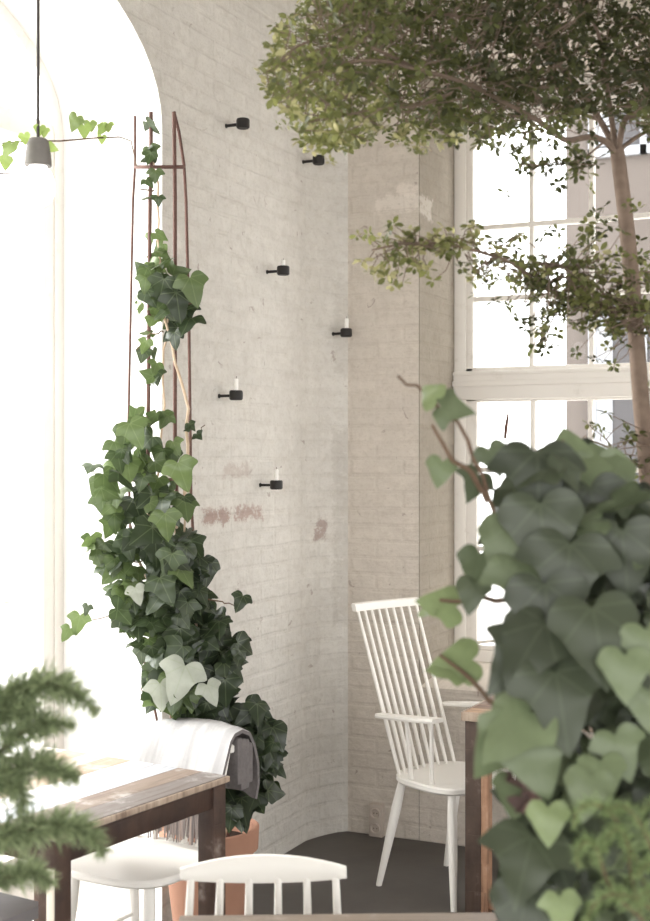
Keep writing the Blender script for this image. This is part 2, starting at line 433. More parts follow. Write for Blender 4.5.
# ---- arched glazed door at the outer side of the left opening
def door():
    root = bpy.data.objects.new('door_1', None); COL.objects.link(root); root['kind'] = 'structure'
    root['label'] = 'white arched glazed door in bright opening'
    x0, x1 = UO+.01, UO+.07
    ar = arch_pts(V0, V1, ZS, RISE); ai = arch_pts(V0+.05, V1-.05, ZS, RISE-.05)
    m = MB()
    lo_ = [(V0,0)] + ar + [(V1,0)]; li_ = [(V0+.05,0)] + ai + [(V1-.05,0)]
    for i in range(len(lo_)-1):
        a, b, c, d = lo_[i], lo_[i+1], li_[i+1], li_[i]
        m.add([(x1,)+a,(x1,)+b,(x1,)+c,(x1,)+d,(x0,)+a,(x0,)+b,(x0,)+c,(x0,)+d], [(3,2,1,0),(4,5,6,7),(2,3,7,6)])
    m.build('door_frame', M['frame'], root, smooth=False)
    s = MB(); vc = (V0+V1)/2
    for v, w in ((V0+.08,.035),(V1-.08,.03),(vc,.045)):
        s.box((x0+.005,v-w,0.02),(x1-.005,v+w,2.80), .004)
    for z, w in ((.14,.12),(2.78,.04)):
        s.box((x0+.007,V0+.05,z-w),(x1-.007,V1-.05,z+w), .004)
    f = s.build('door_leaf', M['frame'], root)
    hd = MB(); hd.tube([(x1,vc-.02,1.05),(x1+.05,vc-.02,1.05),(x1+.05,vc-.13,1.05)], .009, 8); hd.build('door_handle', M['black'], f)
    g = MB(); gp = [(V0+.05,0.02)] + ai + [(V1-.05,0.02)]
    g.add([(UO+.04,)+p for p in gp], [tuple(range(len(gp)))]); g.build('pane', M['glass'], root, smooth=False)
door()

# ---- the house across the yard, seen through the window
def building():
    r = thing('building', 'grey building across the yard seen through the white window', 'building', (0,0,-.12))
    m = MB(); y = 12.0
    def at_px(px): # foot of the line of sight on that facade
        dx = RIGHT*((px-CX)/FPX) + FWD; return dx.x*(y/dx.y)
    xa, xb = at_px(566), at_px(566)+6.5
    m.box((xa,y,0),(xb,y+4,8.5)); m.build('wall', M['facade'], r, smooth=False)
    rf = MB(); rf.add([(xa-.2,y-.2,8.4),(xb+.2,y-.2,8.4),(xb+.2,y+4.2,8.4),(xa-.2,y+4.2,8.4),(xa-.2,y+2,10),(xb+.2,y+2,10)], [(0,1,5,4),(2,3,4,5),(1,2,5),(3,0,4),(3,2,1,0)])
    rf.build('roof', M['facade_pane'], r, smooth=False)
    for zz in (1.45, 4.5):
        for k in range(3):
            u0 = xa + .22 + k*2.0
            w = MB()
            for (a,b,c,d) in ((0,.07,0,1.7),(.93,1.0,0,1.7),(0,1,0,.08),(0,1,1.62,1.7),(.47,.53,0,1.7)):
                w.box((u0+a,y-.06,zz+c),(u0+b,y+.02,zz+d))
            f = w.build('window', M['curtain'], r, smooth=False)
            g = MB(); g.box((u0+.05,y-.03,zz+.05),(u0+.95,y-.01,zz+1.65)); g.build('pane', M['facade_pane'], f, smooth=False)
            c = MB(); c.box((u0+.06,y-.045,zz+.1),(u0+.22,y-.032,zz+1.6)); c.build('curtain', M['curtain'], f, smooth=False)
building()

# ------------------------------------------------------------------ candle holders on the left wall
def wall_hit(px, py):
    r = RIGHT*((px-CX)/FPX) + FWD
    t = UL/r.x; p = r*t
    if p.y > 5.06: # on the eased corner
        for a, b in zip(CORNER, CORNER[1:]):
            a = Vector(a); b = Vector(b); e = b-a
            den = r.x*e.y - r.y*e.x
            k = (a.x*e.y - a.y*e.x)/den; q = Vector((r.x*k, r.y*k))
            if -.001 <= (q-a).dot(e)/e.dot(e) <= 1.001: t = k; p = Vector((q.x, q.y, 0)); break
    return Vector((p.x, p.y, HC - (py-CY)/FPX*t))
def holder():
    r = thing('candle_holder', '', 'candle holder', group='candle holders on the wall')
    a = MB(); a.box((0,-.006,-.005),(.052,.006,.005), .0015); a.build('arm', M['black'], r)
    b = MB(); b.lathe([(.0085,0),(.0085,.003),(.005,.004)], 16, M=Matrix.Rotation(pi/2,4,'Y')); b.build('wall_plate', M['black'], r)
    c = MB(); c.lathe([(.0,-.017),(.021,-.017),(.0255,-.012),(.0255,.014),(.0225,.019),(.016,.019),(.015,.016),(.013,-.006),(0,-.006)], 20, (.073,0,0)); c.build('cup', M['black'], r)
    return r
HOLD = [(226,126,'black candle holder, empty, highest of the six on the pale wall',0),
        (303,162,'empty black candle holder under the tree leaves, second highest on the wall',0),
        (267,272,'black holder with a candle, third highest on the pale wall',1),
        (333,334,'black candle holder farthest right, mounted beside the wall corner',1),
        (219,396,'black candle holder farthest left, nearest the climbing ivy',1),
        (260,485,'lowest black candle holder, just above the flaked bricks',1)]
CL = {2:'short white candle in the third highest holder', 3:'white candle in the holder beside the wall corner', 4:'white candle in the holder nearest the climbing ivy', 5:'white candle in the lowest holder above flaked bricks'}
proto = holder(); cproto = None
for i, (px, py, lab, cd) in enumerate(HOLD):
    p = wall_hit(px, py)
    if i == 0: proto.location = p; proto['label'] = lab
    else: dup(proto, p, -.25 if i == 3 else 0, lab)
    if cd:
        loc = p + Vector((.073, 0 if i != 3 else -.018, -.006))
        if cproto is None:
            cproto = thing('candle', CL[i], 'candle', loc, 0, 'white candles in the wall holders')
            w = MB(); w.lathe([(0,0),(.0085,0),(.0085,.066),(.006,.069),(0,.067)], 16); w.build('wax', M['wax'], cproto)
            k = MB(); k.tube([(0,0,.066),(.001,0,.078)], .0009, 6); k.build('wick', M['wick'], cproto)
            cproto.scale = (1,1,.72)
        else:
            q = dup(cproto, loc, 0, CL[i]); q.scale = (1,1,1)

# wall socket on the back wall, low beside the chair
def socket():
    t = 1320*1.0
    rp = RIGHT*((378-CX)/FPX)+FWD; k = VB/rp.y; loc = Vector((rp.x*k, VB, HC-(836-CY)/FPX*k))
    r = thing('wall_socket', 'double grey power socket low on the brick wall', 'power socket', loc)
    m = MB(); m.box((-.032,-.03,0),(.032,0,.145), .006); m.build('plate', M['socket'], r)
    for z in (.04,.105):
        s = MB(); s.lathe([(0,.0),(.017,.0),(.017,.006),(.021,.008),(.023,.003),(.023,0)], 20, (0,0,0), M=Matrix.Translation((0,-.029,z)) @ Matrix.Rotation(pi/2,4,'X')); o = s.build('outlet', M['socket'], r)
        for sx in (-.007,.007):
            h = MB(); h.lathe([(0,0),(.0028,0),(.0028,.0015),(0,.0015)], 8, M=Matrix.Translation((sx,-.0285,z)) @ Matrix.Rotation(pi/2,4,'X')); h.build('pin_hole', M['wick'], o)
socket()

# ------------------------------------------------------------------ pendant lamp
def lamp():
    p = P(38, 166, 3.5)
    r = thing('pendant_lamp', 'grey concrete pendant lamp with lit frosted globe hanging before the arch', 'lamp', (p.x, p.y, p.z))
    m = MB(); m.tube([(0,0,.068),(.0,.001,.5),(0,0,H-p.z)], .0042, 8); m.build('cord', M['cord'], r)
    m = MB(); m.lathe([(.0,.0),(.035,0),(.036,.004),(.034,.03),(.029,.06),(.027,.068),(.022,.072),(0,.072)], 28); m.build('socket', M['concrete'], r)
    m = MB(); m.lathe([(.024,.0),(.026,-.006),(.036,-.018),(.043,-.036),(.0455,-.056),(.043,-.076),(.034,-.094),(.02,-.105),(0,-.108)], 28); m.build('bulb', M['bulb'], r)
    c = MB(); c.lathe([(0,H-p.z-.03),(.04,H-p.z-.03),(.045,H-p.z-.01),(.045,H-p.z),(0,H-p.z)], 20); c.build('ceiling_rose', M['concrete'], r)
lamp()

# ------------------------------------------------------------------ tables
def oriented(cX, cD, ex):
    """matrix helper: local +x along camera-plane direction ex, returns loc, rz"""
    d = W(ex[0], ex[1]); return W(cX, cD), math.atan2(d.y, d.x)
M['cream'] = white_paint('cream_painted_light', lin(236,226,210), .2)
def table_left():
    L, D, Z = .69, .70, .73
    loc, rz = oriented(-.644, 3.15, (.535,.845))
    r = thing('dining_table', 'reclaimed plank table with dark legs, at left by the arched door', 'table', loc, rz)
    rr = math.radians
    m = MB(); m.box((0,0,Z-.022),(L,D,Z), .003); o = m.build('tabletop', M['plank_table'], r)
    e = MB(); e.box((-.004,-.005,Z-.018),(L+.004,.010,Z-.002), .002); e.box((-.004,.0,Z-.018),(.010,D,Z-.002), .002); e.box((L-.01,0,Z-.018),(L+.004,D,Z-.002), .002); e.box((0,D-.01,Z-.018),(L,D+.005,Z-.002), .002)
    e.build('edge_trim', M['trim_wood'], r)
    a = MB()
    a.box((.05,.012,Z-.085),(L-.05,.034,Z-.022), .003); a.build('apron', M['dark_wood'], r)
    a = MB(); a.box((.05,D-.034,Z-.085),(L-.05,D-.012,Z-.022), .003); a.build('apron', M['dark_wood'], r)
    a = MB(); a.box((.012,.05,Z-.085),(.034,D-.05,Z-.022), .003); a.build('apron', M['dark_wood'], r)
    a = MB(); a.box((L-.034,.05,Z-.085),(L-.012,D-.05,Z-.022), .003); a.build('apron', M['dark_wood'], r)
    for x in (.004, L-.06):
        for y in (.004, D-.06):
            l = MB(); l.box((x,y,0),(x+.056,y+.056,Z-.022), .003); lo = l.build('leg', M['dark_wood'], r)
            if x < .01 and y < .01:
                c = MB(); c.box((x-.003,y+.002,0),(x+.002,y+.026,Z-.09), .001); c.build('edge_strip', M['cream'], lo)['label'] = 'lit side of the leg, painted on as a cream strip'  # light on the leg's left side, painted as a pale strip
def planked(name, cols, axis, width):
    t = NT(name); o = t.obj(); x, y, z = t.sep(o)
    ac = y if axis == 'y' else x
    n = len(cols)
    f = t.math('DIVIDE', ac, width*n)
    c = t.ramp(f, [(i/n, q) for i, q in enumerate(cols)], 'CONSTANT')
    vm = t.n('ShaderNodeVectorMath', operation='MULTIPLY'); t.l(o, vm.inputs[0]); vm.inputs[1].default_value = (5, 70, 20) if axis == 'y' else (70, 5, 20)
    g = t.noise(vm.outputs[0], .7, 6, .7, .6); blot = t.noise(o, 9, 6, .7)
    c = t.mix(t.math('MULTIPLY', t.sramp(g, .45, .68), .5), c, lin(92,74,64))
    c = t.mix(t.math('MULTIPLY', t.sramp(blot, .5, .7), .45), c, lin(226,222,218))
    fr = t.math('ABSOLUTE', t.math('SUBTRACT', t.math('FRACT', t.math('DIVIDE', ac, width)), .5))
    gap = t.sramp(fr, .47, .5)
    c = t.mix(t.math('MULTIPLY', gap, .75), c, lin(70,54,46))
    t.bsdf(c, .5, t.math('SUBTRACT', g, gap), .25, .004, .4); return t.m
M['plank_table'] = planked('painted_plank_top', [lin(128,120,116), lin(140,124,112), lin(196,201,209), lin(226,224,222), lin(168,142,120), lin(196,180,164), lin(176,152,132), lin(214,206,198)], 'y', .0875)
M['trim_wood'] = wood_mat('pale_edge_wood', [lin(178,158,140), lin(160,138,120), lin(192,174,156)], 'z')
table_left()

def table_right():
    L, D, Z = .72, .66, .73
    loc = W(.495, 4.67)
    r = thing('dining_table', 'brown plank table with frame legs beside the spindle armchair, behind the ivy', 'table', loc, 0)
    m = MB(); m.box((-.004,-.004,Z-.025),(L,D,Z), .003); m.build('tabletop', M['plank_top2'], r)
    e = MB(); e.box((-.008,-.01,Z-.03),(L,.0,Z+.001), .002); e.box((-.012,-.01,Z-.03),(-.003,D,Z+.001), .002); e.build('edge_trim', M['trim_wood'], r)
    for x in (0, L-.085):
        for y in (0, D-.06):
            l = MB(); l.box((x,y,0),(x+.058,y+.06,Z-.025), .003); lo = l.build('leg', M['leg_green'], r)
            c = MB(); c.box((x+.058,y+.002,.0),(x+.083,y+.058,Z-.025), .003); c.build('edge_strip', M['dark_wood_light'], lo)
    for y in (.01, D-.05):
        s = MB(); s.box((.083,y,.04),(L-.085,y+.04,.065), .003); s.build('stretcher', M['dark_wood_light'], r)
table_right()

def table_near():
    L, D, Z = .62, .62, .73
    loc, rz = oriented(-.285, 2.585, (.9995,.03))
    r = thing('dining_table', 'nearest wooden table, only its far edge showing along the bottom', 'table', loc, rz)
    m = MB(); m.box((0,-D,Z-.03),(L,0,Z), .004); m.build('tabletop', M['near_top'], r)
    for x in (.01, L-.066):
        for y in (-D+.01, -.066):
            l = MB(); l.box((x,y,0),(x+.056,y+.056,Z-.03), .003); l.build('leg', M['dark_wood'], r)
    for (lo, hi) in (((.06,-.05,Z-.09),(L-.06,-.03,Z-.03)), ((.06,-D+.03,Z-.09),(L-.06,-D+.05,Z-.03)), ((.03,-D+.06,Z-.09),(.05,-.06,Z-.03)), ((L-.05,-D+.06,Z-.09),(L-.03,-.06,Z-.03))):
        a = MB(); a.box(lo, hi, .003); a.build('apron', M['dark_wood'], r)
table_near()

# ------------------------------------------------------------------ chairs   (local: +y forward, +x to the sitter's right)
def seat_mesh(pts, z0, z1, dish=.008, rnd=.006):
    """rounded slab from a closed outline"""
    m = MB(); n = len(pts); c = Vector((sum(p[0] for p in pts)/n, sum(p[1] for p in pts)/n, 0))
    rings = [(.86,z0),(.97,z0+.003),(1.0,z0+rnd+.004),(1.0,z1-rnd),(.975,z1),(.8,z1-dish*.4),(.5,z1-dish),(.2,z1-dish)]
    vs = []; fs = []
    for s, z in rings:
        for p in pts: vs.append((c.x+(p[0]-c.x)*s, c.y+(p[1]-c.y)*s, z))
    for i in range(len(rings)-1):
        for k in range(n): fs.append((i*n+k, i*n+(k+1)%n, (i+1)*n+(k+1)%n, (i+1)*n+k))
    fs.append(tuple(range(n))[::-1]); fs.append(tuple((len(rings)-1)*n+k for k in range(n)))
    m.add(vs, fs); return m
def superell(w0, w1, y0, y1, n=40, e=3.2):
    pts = []
    for k in range(n):
        a = 2*pi*k/n; cx = abs(cos(a))**(2/e)*(1 if cos(a) >= 0 else -1); sy = abs(sin(a))**(2/e)*(1 if sin(a) >= 0 else -1)
        y = (y0+y1)/2 + sy*(y1-y0)/2; f = (y-y0)/(y1-y0); w = w0+(w1-w0)*f
        pts.append((cx*w/2, y))
    return pts
def turned_leg(top, bot, rt=.014, rm=.018, rb=.010):
    top, bot = Vector(top), Vector(bot)
    return MB().tube([top, top.lerp(bot,.25), top.lerp(bot,.5), bot], [rt, rm, rm*.92, rb], 12)

def armchair():
    loc, _ = oriented(.474, 5.01, (1,0))
    f = W(.66,-.75); rz = math.atan2(f.y, f.x) - pi/2
    r = thing('spindle_armchair', 'white high-back spindle armchair standing in the corner beside the right table', 'chair', loc, rz)
    mt = M['chair']
    seat_mesh(superell(.38,.44,-.17,.215), .405, .435).build('seat', mt, r)
    for x in (-1, 1):
        for (ty, by) in ((-.10,-.195),(.155,.195)):
            turned_leg((x*.155,ty,.408),(x*.187,by,0), .015,.019,.0115).build('leg', mt, r)
    # crest rail
    c = MB(); n = 14; sec = []
    for k in range(n+1):
        x = -.178 + .356*k/n; y = -.345 - .012*(1-(x/.178)**2)
        sec.append((x, y))
    vs = []; fs = []
    for (x, y) in sec:
        for (dy, dz) in ((-.011,-.014),(.011,-.014),(.013,-.004),(.011,.014),(-.006,.017),(-.012,.010)): vs.append((x, y+dy-dz*.3, 1.045+dz))
    for k in range(n):
        for j in range(6): fs.append((k*6+j, k*6+(j+1)%6, (k+1)*6+(j+1)%6, (k+1)*6+j))
    fs.append((5,4,3,2,1,0)); fs.append(tuple(n*6+j for j in range(6)))
    c.add(vs, fs); c.build('top_rail', mt, r)
    for k in range(9):
        q = (k-4)/4; xb, xt = q*.152, q*.162
        yb = -.135 + .018*q*q
        t0 = Vector((xb,yb,.428)); t1 = Vector((xt,-.345-.012*(1-q*q)+.004,1.04))
        MB().tube([t0, t0.lerp(t1,.3), t0.lerp(t1,.65), t1], [.0068,.0082,.0072,.0055], 10).build('spindle', mt, r)
    for x in (-1, 1):
        a = MB(); pts = []
        for k in range(9):
            s = k/8; y = -.20 + .34*s
            pts.append((x*(.185+.028*sin(s*pi*.6)), y, .648+.032*s, .016+.012*sin(min(1,s*1.25)*pi*.55)))
        vs = []; fs = []
        for (px_, py_, pz_, w) in pts:
            for (dx, dz) in ((-w,-.008),(w,-.008),(w+.003,0),(w,.008),(-w,.008),(-w-.003,0)): vs.append((px_+dx, py_, pz_+dz))
        for k in range(8):
            for j in range(6): fs.append((k*6+j,(k+1)*6+j,(k+1)*6+(j+1)%6,k*6+(j+1)%6))
        fs.append(tuple(range(6))); fs.append(tuple(48+j for j in range(6))[::-1])
        a.add(vs, fs); o = a.build('armrest', mt, r)
        for (yt, yb) in ((-.03,-.03),(.10,.075)):
            MB().tube([(x*.175,yb,.428),(x*.205,yt,.655+.03*(yt+.2)/.34)], [.009,.0075], 10).build('arm_post', mt, o)
armchair()

def sidechair(loc, rz, label, half=.174, back_z=.775, feet=.16, spind=6, lean=.075):
    r = thing('dining_chair', label, 'chair', loc, rz); mt = M['chair']
    seat_mesh(superell(.36,.42,-.20,.21), .425, .452).build('seat', mt, r)
    for x in (-1,1):
        for (ty, by) in ((-.13,-feet-.025),(.13,feet+.02)):
            turned_leg((x*.135,ty,.43),(x*feet,by,0), .015,.018,.0115).build('leg', mt, r)
    MB().tube([(-.15,.0,.2),(.15,.0,.2)], .008, 8).build('stretcher', mt, r)
    for x in (-1,1):
        MB().tube([(x*.147,-.15,.215),(x*.147,.15,.215)], .008, 8).build('stretcher', mt, r)
    yb = -.19-lean
    c = MB(); n = 18; vs = []; fs = []
    for k in range(n+1):
        q = -1+2*k/n; x = q*half; h = .011+.017*(1-q*q); y = yb - .030*(1-q*q)
        for (dy, dz) in ((-.010,-h),(.006,-h),(.011,-h*.6),(.011,h*.6),(.006,h),(-.006,h),(-.012,h*.6),(-.012,-h*.6)): vs.append((x, y+dy-dz*.12, back_z-.026+dz))
    for k in range(n):
        for j in range(8): fs.append((k*8+j, k*8+(j+1)%8, (k+1)*8+(j+1)%8, (k+1)*8+j))
    fs.append(tuple(range(8))[::-1]); fs.append(tuple(n*8+j for j in range(8)))
    c.add(vs, fs); c.build('back_rail', mt, r)
    for k in range(spind):
        q = -1+2*k/(spind-1)
        t1 = Vector((q*half*.87, yb-.03*(1-q*q*.76), back_z-.03)); t0 = Vector((q*half*.93, -.155-.025*(1-q*q), .445))
        MB().tube([t0, t0.lerp(t1,.5), t1], [.0085,.0095,.008], 10).build('spindle', mt, r)
    return r
# nearest chair, tucked under the near table and facing the viewer
f = W(.03,-1); rzN = math.atan2(f.y, f.x) - pi/2
sidechair(W(-.121,2.50), rzN, 'white spindle chair in front, its bowed back rail at the bottom edge', back_z=.782)
# chair at the plank table, throw over its back
fX, fD = -.50, -.866
f = W(fX, fD); rzL = math.atan2(f.y, f.x) - pi/2
LC = W(-.545, 3.895)
sidechair(LC, rzL, 'white wooden chair under the plank table with a throw on its back', half=.148, back_z=.76)

# wool throw folded over that chair's back (own thing, draped)
def throw():
    r = thing('throw_blanket', 'pale grey woven throw with fringe draped over a white chair back', 'blanket', LC, rzL)
    yb = -.265; hw = .158; n = 26
    # profile front flap -> over the rail -> rear flap
    prof = [(yb+.135,.565),(yb+.118,.60),(yb+.080,.67),(yb+.046,.735),(yb+.026,.768),(yb+.002,.785),(yb-.04,.789),(yb-.075,.775),(yb-.10,.735),(yb-.118,.68),(yb-.120,.62),(yb-.105,.575)]
    def sheet(off):
        vs = []
        for k in range(n+1):
            q = -1+2*k/n
            for j, (y, z) in enumerate(prof):
                w = noise.noise(Vector((q*3.0, j*.35, 1.7)))*.010 + .006*sin(q*9+j*.3)
                bow = -.028*(1-q*q)
                nx, nz = 0, 0
                a = prof[max(j-1,0)]; b = prof[min(j+1,len(prof)-1)]
                tx, tz = b[0]-a[0], b[1]-a[1]; L = sqrt(tx*tx+tz*tz); ny, nz = tz/L, -tx/L
                fl = abs(j-6)/6
                vs.append((q*(hw+.012*fl), y+bow+w*fl - ny*off, z+(-.012*q*q) - nz*off*-1*-1 + .004*noise.noise(Vector((q*4,j,0)))))
        return vs
    J = len(prof)
    m = MB(); A = sheet(0.0); B = sheet(-.012); N = len(A)
    fs = []; mi = []
    for k in range(n):
        for j in range(J-1):
            a, b, c, d = k*J+j, (k+1)*J+j, (k+1)*J+j+1, k*J+j+1
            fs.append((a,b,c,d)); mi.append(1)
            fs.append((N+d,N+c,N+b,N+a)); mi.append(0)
    for j in range(J-1):
        fs.append((j,j+1,N+j+1,N+j)); mi.append(1); k = n*J; fs.append((k+j+1,k+j,N+k+j,N+k+j+1)); mi.append(1)
    for k in range(n):
        fs.append((k*J,N+k*J,N+(k+1)*J,(k+1)*J)); mi.append(0); e = J-1; fs.append((k*J+e,(k+1)*J+e,N+(k+1)*J+e,N+k*J+e)); mi.append(1)
    m.add(A+B, fs); m.mi = mi
    m.build('blanket', [M['throw'], M['throw_dark']], r, auto=60)
    # inner fold seen from its end
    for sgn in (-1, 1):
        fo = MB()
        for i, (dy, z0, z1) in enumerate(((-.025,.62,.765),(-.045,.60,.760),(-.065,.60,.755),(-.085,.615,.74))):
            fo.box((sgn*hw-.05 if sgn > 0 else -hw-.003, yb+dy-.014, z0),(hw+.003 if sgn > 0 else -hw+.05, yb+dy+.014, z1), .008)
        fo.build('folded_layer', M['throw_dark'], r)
    fr = MB(); random.seed(3)
    for k in range(64):
        q = -1+2*(k+.5)/64; x = q*(hw+.008); y0 = yb+.137-.028*(1-q*q)
        dx = random.uniform(-.006,.006); L = random.uniform(.085,.112)
        fr.tube([(x,y0,.572),(x+dx*.5,y0+.006,.572-L*.5),(x+dx,y0+.010,max(.458,.572-L))], [.0032,.0036,.0022], 5)
    fr.build('fringe', M['fringe'], r)
throw()

def stool():
    # local frame of the plank table
    e1, e2 = Vector((.535,.845)), Vector((-.845,.535))
    c = Vector((-.644,3.15)) + e1*.04 + e2*.44
    loc, rz = oriented(c.x, c.y, (.535,.845))
    r = thing('stool', 'grey wooden stool tucked under the left end of the plank table', 'stool', loc, rz)
    m = MB(); m.box((-.19,-.19,.42),(.19,.19,.455), .008); m.build('seat', M['stool'], r)
    for x in (-.15,.15):
        for y in (-.15,.15):
            turned_leg((x,y,.425),(x*1.12,y*1.12,0)).build('leg', M['stool'], r)
stool()

# ------------------------------------------------------------------ leaf templates
def ivy_tpl(kind):
    half = {0: [(.015,-.02),(.13,-.15),(.30,-.19),(.44,-.10),(.62,.14),(.43,.28),(.33,.42),(.27,.60),(.14,.83),(0,1.0)],
            1: [(.015,-.01),(.12,-.14),(.28,-.19),(.44,-.13),(.57,.08),(.55,.20),(.44,.36),(.33,.55),(.17,.80),(0,1.0)],
            2: [(.015,-.02),(.16,-.17),(.34,-.20),(.52,-.08),(.74,.20),(.50,.33),(.37,.45),(.28,.62),(.13,.85),(0,1.04)]}[kind]
    pts = []
    for i in range(len(half)-1):      # rounded outline with pointed lobes
        p0, p1, p2, p3 = (Vector(half[k]) for k in (max(i-1,0), i, i+1, min(i+2,len(half)-1)))
        for q in range(3):
            t = q/3; pts.append(.5*((2*p1)+(p2-p0)*t+(2*p0-5*p1+4*p2-p3)*t*t+(3*p1-p0-3*p2+p3)*t**3))
    pts.append(Vector(half[-1])); n = len(pts)
    fr = (0, .34, .68, 1); J = len(fr)
    def z(x, y):
        a = math.atan2(abs(x), y+.12)
        return .20*abs(x) - .24*max(0,y)**2 - .42*x*x + .030*cos(a*7.8)*min(1,(x*x+y*y)*3) + .022*sin(8*y+5*x)
    vs = []; idx = {}
    for sgn in (1, -1):
        for k, p in enumerate(pts):
            my = max(0, min(1, (k/(n-1))**1.45)) * half[-1][1]
            for j, t in enumerate(fr):
                if sgn == -1 and (j == 0 or k == n-1): continue
                x = max(0,p.x)*t*sgn; y = my + (p.y-my)*t
                if k == n-1: x, y = 0, p.y
                idx[(sgn,k,j)] = len(vs); vs.append((x, y, z(x,y), x, y))
    for k in range(n): idx[(-1,k,0)] = idx[(1,k,0)]
    for j in range(J): idx[(-1,n-1,j)] = idx[(1,n-1,j)]
    fs = []
    for sgn in (1,-1):
        for k in range(n-1):
            for j in range(J-1):
                q = (idx[(sgn,k,j)], idx[(sgn,k,j+1)], idx[(sgn,k+1,j+1)], idx[(sgn,k+1,j)])
                fs.append(q if sgn == 1 else q[::-1])
    return vs, fs
IVY = [ivy_tpl(0), ivy_tpl(1), ivy_tpl(2)]
SM = ([(0,0,0,0,0),(.24,.35,.05,.24,.35),(.27,.7,.03,.27,.7),(0,1,-.04,0,1),(-.27,.7,.03,-.27,.7),(-.24,.35,.05,-.24,.35),(0,.5,-.03,0,.5)],
      [(0,1,6),(1,2,6),(2,3,6),(3,4,6),(4,5,6),(5,0,6)])
THIN = ([(-.035,0,0,0,0),(.035,0,0,0,0),(.03,.6,.05,0,.6),(0,1,-.02,0,1),(-.03,.6,.05,0,.6)], [(0,1,2,4),(4,2,3)])
BLADE = ([(-.09,0,0,0,0),(.09,0,0,0,0),(.07,.6,.03,0,.6),(0,1,-.02,0,1),(-.07,.6,.03,0,.6)], [(0,1,2,4),(4,2,3)])
def leaf_M(pos, normal, tip, size, roll=0):
    n = Vector(normal).normalized(); t = Vector(tip); t = t - n*t.dot(n)
    t = t.normalized() if t.length > 1e-4 else n.orthogonal().normalized()
    x = t.cross(n)
    R = Matrix(((x.x,t.x,n.x),(x.y,t.y,n.y),(x.z,t.z,n.z))).to_4x4()
    return Matrix.Translation(pos) @ R @ Matrix.Diagonal((size,size,size,1))
def rv(s=1): return Vector((random.gauss(0,s), random.gauss(0,s), random.gauss(0,s)))
def mixc(a, b, t): return tuple(a[i]+(b[i]-a[i])*t for i in range(3))
TOCAM = lambda p: (Vector((0,0,HC)) - p).normalized()

# ------------------------------------------------------------------ potted climbing ivy on its iron obelisk
PD = 4.42
potc = P(209, 0, PD); potc.z = 0
def rel(p, root): return Vector(p) - root
def pot_profile(R, Hh): return [(0,0),(R*.66,0),(R*.68,.01),(R*.9,Hh*.78),(R*.92,Hh*.80),(R*1.0,Hh*.81),(R*1.02,Hh*.99),(R*.98,Hh),(R*.9,Hh*.99),(R*.86,Hh*.86),(0,Hh*.86)]
def trellis():
    r = thing('iron_trellis', 'slim rusty iron obelisk trellis standing in the terracotta pot before the arch', 'trellis', potc + Vector((0,0,.34)))
    base = potc + Vector((0,0,.34))
    rods = [ [(184,850,4.40),(132,600,4.42),(128,440,4.42),(133,200,4.42),(135,167,4.42),(135,116,4.42)],
             [(197,850,4.34),(150,600,4.34),(148,440,4.34),(150,200,4.34),(151,170,4.34),(151,112,4.34)],
             [(217,850,4.36),(180,600,4.37),(175,440,4.37),(175,200,4.37),(174,112,4.37)],
             [(230,850,4.44),(197,600,4.45),(191,500,4.45),(189,330,4.45),(186,200,4.45),(184,165,4.45),(179,132,4.42),(174,112,4.37)] ]
    for i, q in enumerate(rods):
        pts = [P(*a)-base for a in q]
        if i < 2: pass
        MB().tube(pts, .0045 if i == 0 else (.0068 if i in (1,2) else .0055), 8).build('rod', M['rust'], r)
    for yy in (167, 480, 640):
        ring = []
        def on(i):
            q = rods[i]
            for a, b in zip(q, q[1:]):
                if b[1] <= yy <= a[1]:
                    t = (yy-a[1])/(b[1]-a[1]); return P(a[0]+(b[0]-a[0])*t, yy, a[2]+(b[2]-a[2])*t)
        c4 = [on(0), on(1), on(2), on(3)]
        cc = sum(c4, Vector())/4
        R = max((p-cc).length for p in c4)
        # flat hoop following the four rods
        order = [c4[0], c4[1], c4[2], c4[3]]; pts = []
        for a, b in zip(order, order[1:]+order[:1]):
            for k in range(6):
                p = a.lerp(b, k/6); dirn = (p-cc); p = cc + dirn.normalized()*((a-cc).length*(1-k/6)+(b-cc).length*(k/6))
                pts.append(p-base)
        pts.append(pts[0])
        MB().tube(pts, .0062, 6, cap=False).build('hoop', M['rust'], r)
trellis()

